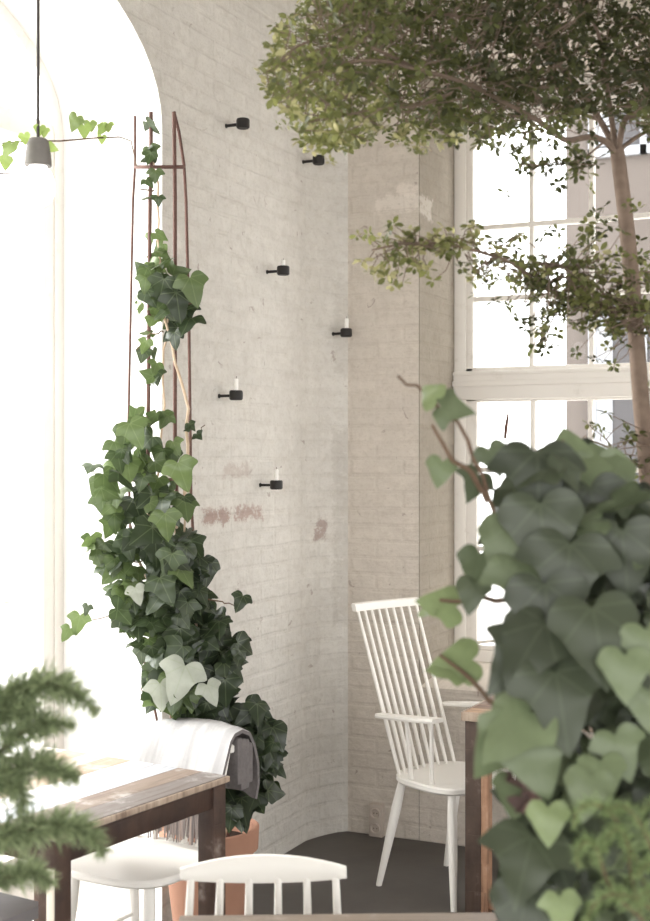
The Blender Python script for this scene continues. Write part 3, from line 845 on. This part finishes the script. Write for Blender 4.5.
def potted_ivy():
    random.seed(11)
    r = thing('potted_ivy', 'tall climbing ivy in a terracotta pot, trained up the iron trellis', 'plant', potc)
    R, Hh = .165, .40
    MB().lathe(pot_profile(R, Hh), 36).build('pot', M['terracotta'], r)
    MB().lathe([(0,Hh*.87),(R*.86,Hh*.865),(R*.86,Hh*.80),(0,Hh*.80)], 24).build('soil', M['soil'], r)
    st = MB()
    def stem(pts, rad, bag=st):
        pp = [P(*q)-potc for q in pts]; out = []
        for i in range(len(pp)-1):
            for k in range(4):
                t = k/4; out.append(pp[i].lerp(pp[i+1], t) + rv(.004))
        out.append(pp[-1]); n = len(out)
        bag.tube(out, [rad*(1-.55*i/n) for i in range(n)], 6)
    stem([(212,850,4.42),(205,740,4.35),(190,640,4.36),(178,560,4.33),(176,520,4.32),(188,480,4.33),(187,410,4.33),(172,350,4.33),(160,300,4.33),(158,220,4.33),(154,150,4.34)], .0072)
    stem([(205,850,4.40),(185,730,4.33),(165,640,4.33),(140,560,4.33),(150,500,4.33),(160,460,4.33),(165,350,4.34),(172,290,4.34)], .0065)
    stem([(215,850,4.42),(215,760,4.36),(205,680,4.34),(195,620,4.34),(198,560,4.33),(185,530,4.32),(184,455,4.33)], .0065)
    stem([(220,850,4.4),(235,790,4.3),(255,740,4.3),(262,720,4.3)], .004)
    st.build('stem', M['stem'], r)
    for q in ([(150,600,4.33),(120,612,4.3),(82,625,4.28)], [(205,600,4.3),(225,602,4.28),(243,606,4.27)], [(150,640,4.33),(142,690,4.31),(140,700,4.3)],
              [(135,540,4.33),(110,480,4.31),(92,470,4.31)], [(190,440,4.35),(197,435,4.33),(205,425,4.32)], [(165,330,4.33),(150,335,4.3),(137,350,4.3)], [(155,190,4.33),(140,190,4.3)],
              [(150,560,4.33),(110,560,4.3),(95,548,4.3)], [(175,310,4.3),(195,300,4.28)]):
        sd = MB(); stem(q, .0028, sd); sd.build('side_shoot', M['stem_dark'], r)
    L = MB()
    dark, midg, light, pale = lin(38,46,34)[:3], lin(62,76,48)[:3], lin(108,126,76)[:3], lin(178,182,168)[:3]
    def one(px, py, d, size, tone, face=None, tip=None, lob=None):
        p = P(px, py, d) - potc
        n = face or (TOCAM(p+potc)*1.0 + Vector((0,0,.45)) + rv(.55))
        tp = tip or (Vector((0,0,-1)) + rv(.5))
        col = mixc(dark, midg, tone*2) if tone < .5 else (mixc(midg, light, tone*2-1) if tone <= 1 else pale)
        # the stalk joins at the heart notch: hang the blade from it
        L.leaf(IVY[lob if lob is not None else random.choice((0,0,1,2,2))], leaf_M(p, n, tp, size), col)
    # (cx, cy, rx, ry, count, depth lo/hi, size lo/hi, tone lo/hi)
    blobs = [(168,290,26,26,20,4.24,4.36,.055,.085,.35,1.0),(178,322,14,18,8,4.25,4.36,.06,.09,.1,.4),(150,312,16,16,7,4.28,4.36,.04,.06,.5,1),
        (158,240,10,22,5,4.28,4.34,.035,.05,.5,1),(155,190,10,16,4,4.28,4.34,.03,.045,.3,.9),(156,155,8,9,4,4.28,4.34,.035,.05,.2,.7),(146,130,3,6,1,4.3,4.32,.05,.06,.4,.6),
        (150,345,12,12,4,4.28,4.34,.035,.05,.4,1),(153,375,8,12,4,4.28,4.34,.04,.055,.3,.8),(163,420,8,8,3,4.28,4.34,.04,.06,.6,1),(196,432,8,10,3,4.28,4.33,.025,.035,.1,.4),
        (135,432,16,14,7,4.24,4.32,.05,.085,.5,1.0),(160,465,26,24,14,4.22,4.34,.055,.09,.4,1.0),(112,478,24,30,13,4.22,4.30,.05,.085,.4,1.0),
        (112,515,16,16,7,4.24,4.32,.05,.07,.3,.9),(95,550,12,14,6,4.26,4.30,.05,.07,.6,1),(108,560,12,12,4,4.26,4.32,.04,.06,.5,.9),
        (160,515,30,26,22,4.20,4.36,.055,.09,.2,.9),(150,560,40,30,30,4.18,4.36,.06,.10,.1,.85),(186,575,24,40,30,4.24,4.38,.06,.09,.0,.4),
        (125,580,24,26,16,4.20,4.32,.05,.08,.4,1),(140,612,30,22,22,4.18,4.32,.06,.09,.3,.9),(185,630,34,34,40,4.22,4.40,.06,.095,.0,.35),(145,640,14,22,10,4.2,4.3,.035,.055,.2,.6),
        (165,660,20,24,18,4.20,4.34,.06,.09,.2,.8),(200,680,36,34,44,4.22,4.40,.065,.10,.0,.4),(225,650,18,30,18,4.26,4.40,.06,.09,.0,.3),(170,700,26,22,18,4.18,4.32,.07,.10,.2,.9),
        (215,720,34,26,30,4.24,4.38,.07,.10,.0,.3),(255,740,20,28,24,4.20,4.34,.07,.10,.0,.3),(262,775,16,28,18,4.20,4.32,.06,.09,.0,.3),(238,785,22,30,24,4.22,4.34,.07,.10,.0,.3),
        (238,815,14,8,6,4.20,4.26,.06,.08,.0,.3),(228,750,20,20,12,4.24,4.34,.07,.10,.0,.35),(200,750,30,20,16,4.28,4.38,.07,.10,.0,.3),(192,600,10,30,10,4.26,4.36,.05,.07,.0,.3)]
    for (cx, cy, rx, ry, nn, d0, d1, s0, s1, t0, t1) in blobs:
        for _ in range(nn):
            a = random.uniform(0, 2*pi); q = sqrt(random.random())
            sz = random.uniform(s0, s1)
            one(cx+rx*q*cos(a), cy+ry*q*sin(a)-sz*110, random.uniform(d0, d1), sz, random.uniform(t0, t1))
    for (px, py, sz, tone) in ((80,620,.065,1.0),(70,632,.05,.9),(88,608,.035,.4),(243,600,.06,.15),(185,675,.13,1.3),(207,690,.075,1.25),(160,690,.09,1.3),(172,560,.09,.55),(160,585,.10,.5),(135,592,.06,1.25),
                               (165,520,.09,.9),(178,470,.10,1.0),(130,430,.09,.85),(190,285,.10,.85),(176,300,.10,.15),(164,285,.085,.45)):
        one(px, py-sz*70, 4.17 if py > 400 else 4.24, sz, tone, TOCAM(P(px,py,4.2))+Vector((0,0,.2))+rv(.15), Vector((0,0,-1))+RIGHT*random.uniform(-.5,.5), 0)
    L.build('foliage', M['ivy'], r, auto=False)
potted_ivy()

# ivy shoot strung across the arch at lamp height
def garland():
    random.seed(5)
    b = P(120,140,3.72)
    r = thing('ivy_garland', 'thin ivy shoot with pale green leaves strung across the bright arch', 'vine', b)
    m = MB(); pts = [P(x,y,d)-b for (x,y,d) in ((-70,150,3.3),(0,143,3.42),(30,141,3.5),(60,141,3.56),(95,138,3.63),(120,137,3.72),(131,141,4.0),(137,168,4.41))]
    m.tube(pts, .0022, 6); m.build('stem', M['stem_dark'], r)
    m = MB(); m.tube([P(x,y,3.4)-b for (x,y) in ((-60,172),(-10,173),(12,174))], .0022, 6); m.build('side_shoot', M['stem_dark'], r)
    L = MB()
    for (px, py, sz, tone) in ((77,122,.045,.3),(84,130,.04,.6),(90,126,.035,.5),(104,130,.04,.45),(108,127,.03,.8),(102,139,.025,.9),(12,150,.055,.5),(6,162,.035,.8),(24,138,.03,1),(40,130,.03,.9),(45,132,.025,1),(48,150,.03,1),(-20,140,.04,.6),(-40,150,.05,.5)):
        d = 3.4+(px/120)*.3
        p = P(px, py-sz*120, d)-b
        L.leaf(IVY[1], leaf_M(p, TOCAM(p+b)+rv(.35), Vector((0,0,-1))+rv(.5), sz), mixc(lin(92,110,62)[:3], lin(160,180,105)[:3], tone))
    L.build('foliage', M['ivy'], r, auto=False)
garland()

# ------------------------------------------------------------------ slender tree with tiny leaves
def tree():
    random.seed(21)
    D = 3.05
    base = P(655, 0, D); base.z = 0
    r = thing('small_leaf_tree', 'slender indoor tree with tiny leaves, bare trunk in front of the window', 'tree', base)
    MB().lathe(pot_profile(.2,.42), 36).build('pot', M['planter'], r)
    MB().lathe([(0,.365),(.172,.363),(.172,.34),(0,.34)], 24).build('soil', M['soil'], r)
    T = MB()
    def smooth(pts, k=5):
        out = []
        for i in range(len(pts)-1):
            p0 = pts[max(i-1,0)]; p1 = pts[i]; p2 = pts[i+1]; p3 = pts[min(i+2,len(pts)-1)]
            for j in range(k):
                t = j/k; out.append(.5*((2*p1)+(p2-p0)*t+(2*p0-5*p1+4*p2-p3)*t*t+(3*p1-p0-3*p2+p3)*t**3))
        out.append(pts[-1]); return out
    def limb(q, r0, r1, bag=T, n=9):
        pts = smooth([P(*a)-base for a in q]); N = len(pts)
        bag.tube(pts, [r0+(r1-r0)*i/(N-1) for i in range(N)], n); return [p+base for p in pts]
    d = D
    limb([(655,1090,d),(652,900,d),(650,700,d),(650,560,d),(648,480,d),(641,400,d),(635,320,d),(628,240,d),(621,180,d),(617,150,d)], .024, .0165, n=12)
    T.build('trunk', M['bark'], r)
    B = MB(); lines = []
    for q, r0 in (
        ([(617,156,d),(606,142,d-.03),(590,137,d-.06),(566,140,d-.1),(545,125,d-.15),(515,108,d-.2),(470,85,d-.25),(420,70,d-.3),(370,60,d-.35),(320,70,d-.4)], .0085),
        ([(616,150,d),(600,120,d+.03),(575,85,d+.08),(545,50,d+.1),(525,20,d+.15),(510,-15,d+.2)], .0085),
        ([(545,50,d+.1),(500,25,d),(450,15,d-.1),(400,20,d-.2),(340,20,d-.2)], .005),
        ([(616,150,d),(611,115,d),(606,80,d),(600,40,d-.1),(585,0,d-.15),(570,-40,d-.2)], .0075),
        ([(618,152,d),(625,120,d-.03),(640,110,d-.06),(650,75,d-.1),(665,30,d-.15),(680,-20,d-.2)], .0080),
        ([(619,150,d),(640,135,d+.1),(665,125,d+.2),(700,110,d+.3)], .006),
        ([(600,120,d+.03),(570,110,d+.15),(530,95,d+.3),(480,75,d+.4),(430,60,d+.45)], .005),
        ([(634,335,d),(620,318,d-.03),(595,306,d-.08),(570,300,d-.1),(540,285,d-.15),(515,265,d-.2),(490,255,d-.25),(450,245,d-.3),(410,243,d-.33),(372,250,d-.36)], .0065),
        ([(620,318,d-.03),(600,290,d-.1),(575,270,d-.15),(545,262,d-.2)], .004),
        ([(634,335,d),(645,325,d-.1),(660,300,d-.15),(690,270,d-.2)], .006),
        ([(646,470,d),(630,460,d-.05),(610,448,d-.1),(590,440,d-.12)], .004),
        ([(650,480,d),(665,440,d-.05),(690,400,d-.1)], .005),
        ([(605,141,d-.03),(580,160,d-.15),(555,165,d-.2),(520,165,d-.25)], .003),
        ([(560,305,d-.1),(550,325,d-.12),(545,345,d-.13)], .0025),
        ([(470,85,d-.25),(420,105,d-.3),(370,110,d-.35),(330,120,d-.38)], .004),
        ([(420,70,d-.3),(350,40,d-.35),(300,45,d-.38),(275,70,d-.4)], .004)):
        lines.append(limb(q, r0, r0*.35, B, 7))
    B.build('branch', M['bark'], r)
    F = MB(); TW = MB()
    dk, mg, lt, yl = lin(56,58,36)[:3], lin(86,90,54)[:3], lin(126,128,80)[:3], lin(200,190,152)[:3]
    def rosette(p, sz, tone, k=6):
        ax = (Vector((0,0,.8)) + rv(.5)).normalized(); s = ax.orthogonal().normalized(); t = ax.cross(s)
        a0 = random.uniform(0, 2*pi)
        for i in range(k):
            a = a0 + 2*pi*i/k + random.uniform(-.3,.3)
            dirn = (s*cos(a)+t*sin(a)) + ax*random.uniform(.0,.5) + Vector((0,0,-.25))
            c = tone + random.uniform(-.25,.25)
            col = mixc(dk, mg, max(0,c)*2) if c < .5 else (mixc(mg, lt, min(1,c*2-1)) if c < 1 else mixc(lt, yl, min(1, c-1+.3)))
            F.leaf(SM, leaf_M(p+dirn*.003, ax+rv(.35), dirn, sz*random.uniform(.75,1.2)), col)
    def twig(a, b):
        TW.tube([a, a.lerp(b,.5)+rv(.006), b], [.0015,.0012,.0008], 4, cap=False)
    allpts = [p for l in lines[:7]+lines[14:] for p in l]
    def inside(px, py):
        # outline of the crown: ragged left end, level underside
        top = -60
        xs = [(262,72,80),(275,30,112),(295,5,132),(320,-20,142),(350,-60,146),(400,-60,134),(440,-60,140),(480,-60,140),(520,-60,138),(560,-60,128),(600,-60,118),(650,-60,130),(720,-60,140)]
        for a, b in zip(xs, xs[1:]):
            if a[0] <= px <= b[0]:
                t = (px-a[0])/(b[0]-a[0]); lo = a[1]+(b[1]-a[1])*t; hi = a[2]+(b[2]-a[2])*t
                return lo + random.uniform(-8,8) <= py <= hi + random.gauss(0,7)
        return False
    n = 0
    while n < 2700:
        px = 262 + 460*random.random(); py = random.uniform(-60, 150)
        if not inside(px, py): continue
        dd = D + random.uniform(-.45,.5) - (.1 if px < 400 else 0)
        p = P(px, py, dd) - base
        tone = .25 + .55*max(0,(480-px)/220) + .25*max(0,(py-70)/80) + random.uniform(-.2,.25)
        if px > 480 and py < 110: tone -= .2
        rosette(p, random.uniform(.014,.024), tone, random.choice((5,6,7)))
        if random.random() < .6:
            q = min(random.sample(allpts, 40), key=lambda w: (w-base-p).length)
            v = (q-base-p); twig(p, p + v*min(1, .10/max(.001,v.length)))
        n += 1
    def along(line, n, spread, t0, t1, sz=(.015,.023), tone=(.1,.8), drop=0):
        for _ in range(n):
            t = random.uniform(t0, t1); p = line[int(t*(len(line)-1))] - base
            q = p + RIGHT*random.gauss(0,spread) + FWD*random.gauss(0,spread*.8) + Vector((0,0,random.gauss(-drop,spread*.8)))
            rosette(q, random.uniform(*sz), random.uniform(*tone), random.choice((5,6)))
            twig(p.lerp(q,.2), q)
    along(lines[7], 60, .05, .08, .32, tone=(.3,1.0)); along(lines[7], 70, .045, .3, .6, tone=(.0,.7)); along(lines[7], 95, .035, .62, 1.0, tone=(.5,1.2), drop=.01)
    along(lines[8], 120, .06, .05, 1.0, tone=(.4,1.0)); along(lines[9], 50, .08, .1, 1.0); along(lines[10], 40, .04, .2, 1.0, tone=(.1,.7)); along(lines[11], 30, .07, .3, 1.0)
    along(lines[12], 26, .03, .3, 1.0, tone=(.1,.6)); along(lines[13], 14, .02, .2, 1.0, tone=(.1,.6))
    for _ in range(46):   # sparse sprigs beside the trunk and window bars
        px, py = random.choice(((598,185),(600,220),(592,250),(645,200),(648,250),(580,165),(525,160),(508,165),(640,280),(612,285),(585,240),(560,235)))
        rosette(P(px+random.gauss(0,9), py+random.gauss(0,14), D+random.uniform(-.25,.1))-base, random.uniform(.015,.022), random.uniform(.1,.8))
    for _ in range(26):   # tips hanging below the crown
        px = random.choice((318,330,342,346,372,400,420,455)); rosette(P(px+random.gauss(0,6), 140+random.gauss(0,9), D-.35)-base, random.uniform(.015,.022), random.uniform(.7,1.3))
    TW.build('twig', M['bark'], r)
    F.build('foliage', M['small_leaf'], r, auto=False)
tree()

# ------------------------------------------------------------------ tall planter at the right with broad-leaved ivy and curly fern
PLZ = .80
pl = W(.58, 1.98)
def planter():
    r = thing('planter', 'tall grey planter under the broad-leaved ivy at right', 'planter', pl, YAW)
    m = MB(); m.box((-.19,-.19,0),(.19,.19,PLZ-.05), .01); m.box((-.205,-.205,PLZ-.05),(.205,.205,PLZ), .008); m.build('box', M['planter'], r)
    m = MB(); m.box((-.19,-.19,PLZ-.01),(.19,.19,PLZ+.006), .003); m.build('soil', M['soil'], r)
planter()
def broad_ivy():
    random.seed(33)
    r = thing('broad_leaf_ivy', 'large broad-leaved ivy filling the lower right, in the tall planter', 'plant', pl + Vector((0,0,PLZ)))
    base = pl + Vector((0,0,PLZ))
    st = MB()
    def stem(q, rad):
        pp = [P(*a)-base for a in q]; out = []
        for i in range(len(pp)-1):
            for k in range(3): out.append(pp[i].lerp(pp[i+1], k/3)+rv(.003))
        out.append(pp[-1]); st.tube(out, [rad*(1-.6*i/len(out)) for i in range(len(out))], 6)
    for q in ([(690,1000,1.98),(660,800,1.95),(620,650,1.9),(580,560,1.9),(560,500,1.88),(563,440,1.88)], [(680,1000,1.98),(640,850,1.95),(560,720,1.9),(520,600,1.9),(492,500,1.9),(470,440,1.92),(430,395,1.95),(398,376,1.98)],
              [(492,500,1.9),(472,478,1.9),(445,452,1.92),(432,425,1.93)], [(560,720,1.9),(500,710,1.88),(470,680,1.9),(440,655,1.92)], [(520,600,1.9),(480,600,1.9),(440,600,1.92)],
              [(700,1000,2),(670,800,2),(645,650,1.95),(640,560,1.95),(610,500,1.95)], [(690,1000,1.98),(600,900,1.9),(540,840,1.86),(510,860,1.86)]):
        stem(q, .005)
    st.build('stem', M['stem_dark'], r)
    L = MB()
    dark, midg, light, pale = lin(42,47,37)[:3], lin(72,79,60)[:3], lin(112,124,92)[:3], lin(132,146,102)[:3]
    def one(px, py, d, size, tone, face=None, tip=None, lob=1):
        p = P(px, py, d)
        n = face or (TOCAM(p) + Vector((0,0,.4)) + rv(.5)); tp = tip or (Vector((0,0,-1)) + rv(.5))
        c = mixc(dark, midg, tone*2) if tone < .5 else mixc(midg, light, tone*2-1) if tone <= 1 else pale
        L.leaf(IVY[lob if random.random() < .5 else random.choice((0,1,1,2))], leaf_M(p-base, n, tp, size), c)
    poly = [(512,505),(530,480),(556,470),(575,485),(600,505),(650,508),(720,500),(720,990),(520,990),(515,900),(522,850),(545,812),(545,770),(538,730),(540,690),(528,650),(530,610),(520,590),(512,545)]
    def inp(x, y):
        c = False; j = len(poly)-1
        for i in range(len(poly)):
            xi, yi = poly[i]; xj, yj = poly[j]
            if (yi > y) != (yj > y) and x < (xj-xi)*(y-yi)/(yj-yi)+xi: c = not c
            j = i
        return c
    n = 0
    while n < 560:
        px, py = random.uniform(478,720), random.uniform(445,990)
        if not inp(px, py): continue
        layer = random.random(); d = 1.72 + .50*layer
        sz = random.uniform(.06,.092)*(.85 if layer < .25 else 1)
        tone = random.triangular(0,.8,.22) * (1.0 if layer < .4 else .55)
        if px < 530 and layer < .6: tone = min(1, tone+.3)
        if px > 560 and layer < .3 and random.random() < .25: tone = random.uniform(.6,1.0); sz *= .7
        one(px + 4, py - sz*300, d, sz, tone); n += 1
    # leading leaves that shape the outline
    for (px, py, sz, tone, d, tx) in ((598,468,.08,.95,1.86,.1),(537,468,.115,.12,1.78,0),(540,520,.125,.30,1.74,.1),(590,500,.10,.15,1.8,.2),(570,560,.12,.28,1.72,-.1),(622,545,.115,.25,1.74,.1),(512,540,.10,.8,1.76,-.2),
          (520,575,.10,.75,1.74,.15),(545,600,.12,.2,1.70,.1),(592,625,.13,.36,1.66,.1),(545,640,.12,.22,1.68,-.5),(530,660,.10,.25,1.70,-.9),(555,690,.13,.32,1.66,.1),(530,726,.11,1.0,1.66,-.75),(512,742,.10,.85,1.68,-.7),(528,752,.10,.95,1.66,.35),(517,790,.07,.8,1.70,-.2),(528,700,.10,.7,1.7,-.5),
          (625,665,.075,1.0,1.62,.0),(600,770,.07,1.0,1.62,.1),(615,745,.075,.85,1.64,.3),(590,785,.07,.95,1.6,-.1),(560,905,.06,1.05,1.58,0),(532,852,.11,.40,1.64,-.2),(548,845,.10,.08,1.66,.3),(548,815,.06,1.1,1.62,0),(526,905,.10,.3,1.64,-.1),
          (646,640,.08,.95,1.64,.2),(648,700,.07,.9,1.64,.1),(480,562,.07,.7,1.86,-.15),(474,590,.06,.6,1.86,-.1)):
        p = P(px,py,d)
        sz *= .80; one(px, py-sz*160, d, sz, tone, TOCAM(p)+Vector((0,0,.25))+rv(.2), Vector((0,0,-1))+RIGHT*tx, 1)
    for (a, b, sz, tone) in (((578,492),(564,424),.105,1.0),((612,482),(596,452),.07,.85)):
        p = P(a[0],a[1],1.84); tp = P(b[0],b[1],1.86)-p
        one(a[0], a[1], 1.84, sz, tone, TOCAM(p)+Vector((0,0,.3)), tp, 1)
    # stray young leaves at the left
    for (px, py, sz, tone, tip) in ((430,394,.042,1.05,(-.5,.4)),(456,410,.05,.75,(1,-.25)),(440,474,.042,1.0,(-.2,-1)),(472,488,.045,.6,(-.5,-1)),(494,462,.045,.65,(.4,-1)),(440,604,.06,1.1,(-.9,.15)),(455,662,.065,1.05,(-.9,-.1)),(448,670,.05,1.1,(-.8,.0)),(425,608,.03,1.05,(-1,-.2))):
        p = P(px,py,1.92)
        L_tip = RIGHT*tip[0] + Vector((0,0,tip[1]))
        one(px - tip[0]*sz*300, py + tip[1]*sz*300, 1.92, sz, tone, TOCAM(p)+Vector((0,0,.5))+rv(.3), L_tip, 1)
    L.build('foliage', M['ivy_near'], r, auto=False)
    # withered purple-brown leaves hanging inside
    Dk = MB()
    for k in range(16):
        Dk.leaf(IVY[0], leaf_M(P(527+random.gauss(0,6), 768+k*2.6, 1.69+random.uniform(-.02,.02))-base, TOCAM(base)+rv(.6), Vector((0,0,-1))+rv(.5), random.uniform(.02,.032)), mixc(lin(70,52,52)[:3], lin(130,100,98)[:3], random.random()))
    o = Dk.build('withered_leaf', M['ivy_near'], r, auto=False); o['label'] = 'withered purple-brown leaf cluster'
broad_ivy()
def frond(F, ST, pts, width, n, col0, col1, base, up=1.0, tpl=BLADE, WS=1.0):
    """feathery frond along a bent rib"""
    pts = [Vector(p) for p in pts]; rib = []
    for i in range(len(pts)-1):
        p0 = pts[max(i-1,0)]; p1 = pts[i]; p2 = pts[i+1]; p3 = pts[min(i+2,len(pts)-1)]
        for j in range(8):
            t = j/8; rib.append(.5*((2*p1)+(p2-p0)*t+(2*p0-5*p1+4*p2-p3)*t*t+(3*p1-p0-3*p2+p3)*t**3))
    rib.append(pts[-1]); N = len(rib)
    ST.tube([p-base for p in rib], [.0022*(1-.6*i/N) for i in range(N)], 5)
    for k in range(n):
        t = k/(n-1)*(N-1.001); i = int(t); p = rib[i].lerp(rib[i+1], t-i); tg = (rib[i+1]-rib[i]).normalized()
        side = rv(1); side = (side - tg*side.dot(tg)).normalized()
        w = width*WS*(.35+.65*sin(pi*min(1,(.15+.85*(t/N)))))
        dirn = (side + tg*.7 + Vector((0,0,.1*up))).normalized()
        F.leaf(tpl, leaf_M(p-base, rv(1), dirn, w*random.uniform(.6,1.2)), mixc(col0, col1, random.random()))
def curly_fern():
    random.seed(44)
    base = pl + Vector((0,0,PLZ))
    r = thing('curly_fern', 'pale green curly fern with arching fronds at the bottom right, below the ivy', 'fern', base)
    F = MB(); ST = MB()
    c0, c1 = lin(96,112,72)[:3], lin(156,174,122)[:3]
    b = (680,985,1.85)
    for q in ([b,(650,900,1.62),(632,850,1.56),(612,815,1.53),(592,804,1.52),(577,812,1.52),(574,828,1.52)], [b,(665,890,1.6),(650,845,1.55),(634,815,1.53),(618,806,1.52),(606,812,1.52)],
              [b,(650,930,1.6),(612,890,1.55),(597,850,1.53),(585,842,1.52),(577,854,1.52),(580,868,1.52)], [b,(670,930,1.58),(640,902,1.53),(615,894,1.52),(597,902,1.52),(585,922,1.52),(580,945,1.52)],
              [b,(690,900,1.6),(668,870,1.55),(650,864,1.53),(636,876,1.53)], [b,(700,880,1.66),(690,820,1.6),(660,800,1.56),(640,812,1.55)], [b,(650,940,1.64),(632,880,1.57),(628,845,1.54),(618,830,1.53),(606,838,1.53),(604,852,1.53)],
              [b,(700,905,1.6),(670,895,1.54),(648,892,1.52),(630,905,1.52)]):
        frond(F, ST, [P(*a) for a in q], .019, 560, c0, c1, base, tpl=THIN)
    ST.build('rib', M['stem_dark'], r); F.build('foliage', M['needle'], r, auto=False)
curly_fern()

# ------------------------------------------------------------------ feathery plant at the left edge
def feather_fern():
    random.seed(55)
    fl = W(-.62, 1.92); Zp = .86
    r = thing('potted_asparagus_fern', 'feathery asparagus fern in a tall pot at the left edge', 'plant', fl)
    MB().lathe([(0,0),(.11,0),(.115,.01),(.14,Zp-.05),(.15,Zp-.04),(.15,Zp),(.14,Zp),(.135,Zp-.03),(0,Zp-.03)], 32).build('pot', M['planter'], r)
    MB().lathe([(0,Zp-.02),(.134,Zp-.022),(.134,Zp-.05),(0,Zp-.05)], 24).build('soil', M['soil'], r)
    F = MB(); ST = MB()
    c0, c1 = lin(104,116,84)[:3], lin(168,180,140)[:3]
    b = (-100,1000,1.92)
    def fr(q, w, n): frond(F, ST, [P(*a) for a in q], w, int(n*1.75), c0, c1, fl, WS=2.0, tpl=THIN)
    fr([b,(-60,800,1.9),(-10,715,1.88),(20,692,1.86),(48,684,1.85),(72,692,1.84),(96,712,1.84)], .022, 950)
    fr([b,(-60,830,1.9),(-15,770,1.88),(15,738,1.86),(42,724,1.85),(72,726,1.84)], .020, 800)
    fr([b,(-70,850,1.9),(-20,800,1.88),(15,770,1.86),(40,764,1.85),(60,772,1.84),(76,778,1.84)], .021, 850)
    fr([b,(-70,860,1.9),(-30,790,1.88),(0,775,1.86),(18,790,1.85),(24,812,1.85)], .020, 600)
    fr([b,(-50,780,1.9),(-20,720,1.88),(5,712,1.86),(30,712,1.85),(45,735,1.85)], .022, 600)
    fr([b,(-80,780,1.92),(-50,690,1.9),(-20,700,1.88),(10,716,1.87)], .024, 600)
    fr([b,(-70,930,1.9),(-20,850,1.86),(20,832,1.84),(60,826,1.82),(88,830,1.81),(104,852,1.81)], .022, 850)
    fr([b,(-70,950,1.9),(-20,890,1.86),(12,876,1.85),(36,872,1.84),(50,884,1.84)], .020, 650)
    fr([b,(-60,900,1.9),(-20,845,1.88),(12,838,1.86),(45,830,1.85),(62,815,1.85)], .018, 500)
    fr([b,(-60,700,1.9),(-20,620,1.88),(0,605,1.87),(12,603,1.87),(22,607,1.87)], .006, 120)
    ST.build('stem', M['stem_dark'], r); F.build('foliage', M['needle'], r, auto=False)
feather_fern()

# ------------------------------------------------------------------ light
w = bpy.data.worlds.new('bright_overcast'); S.world = w; w.use_nodes = True
nt = w.node_tree; bg = nt.nodes['Background']; bg.inputs[0].default_value = (1.0,1.0,.995,1); bg.inputs[1].default_value = 3.4
def area(name, loc, rot, sx, sy, power, portal=False, col=(1,.99,.97)):
    l = bpy.data.lights.new(name, 'AREA'); l.shape = 'RECTANGLE'; l.size = sx; l.size_y = sy; l.energy = power; l.color = col
    if portal: l.cycles.is_portal = True
    o = bpy.data.objects.new(name, l); COL.objects.link(o); o.location = loc; o.rotation_euler = rot; return o
# daylight openings guide the sky light in
area('portal_arch', (UO-.02,(V0+V1)/2,1.58), (0,-pi/2,0), 3.2, 1.8, 1, True)
area('portal_niche', ((NU0+NU1)/2,VW+.1,2.0), (-pi/2,0,0), 1.8, 2.6, 1, True)
area('portal_right', (UR+.21,.5,1.475), (0,pi/2,0), 2.35, 2.2, 1, True)
area('portal_right_far', (UR+.21,3.35,1.475), (0,pi/2,0), 2.35, 2.7, 1, True)
area('portal_rear', (.45,VR-.21,1.5), (pi/2,0,0), 4.9, 2.4, 1, True)

area('added_lamp_outside_arch', (-4.7,3.0,2.9), (0,radians(-70),0), 2.2, 2.6, 170)  # extra lamp added to brighten the arch reveal and the table

# ------------------------------------------------------------------ camera
cd = bpy.data.cameras.new('camera'); cam = bpy.data.objects.new('camera', cd); COL.objects.link(cam)
cd.sensor_fit = 'VERTICAL'; cd.sensor_height = 36; cd.sensor_width = 36; cd.lens = FPX/921*36
cam.location = (0,0,HC); cam.rotation_euler = (pi/2, 0, YAW)
cd.clip_start = .05; cd.dof.use_dof = True; cd.dof.focus_distance = 4.7; cd.dof.aperture_fstop = 5.0
S.camera = cam
S.view_settings.view_transform = 'Standard'; S.view_settings.look = 'None'; S.view_settings.exposure = 0.76; S.view_settings.gamma = 1.0
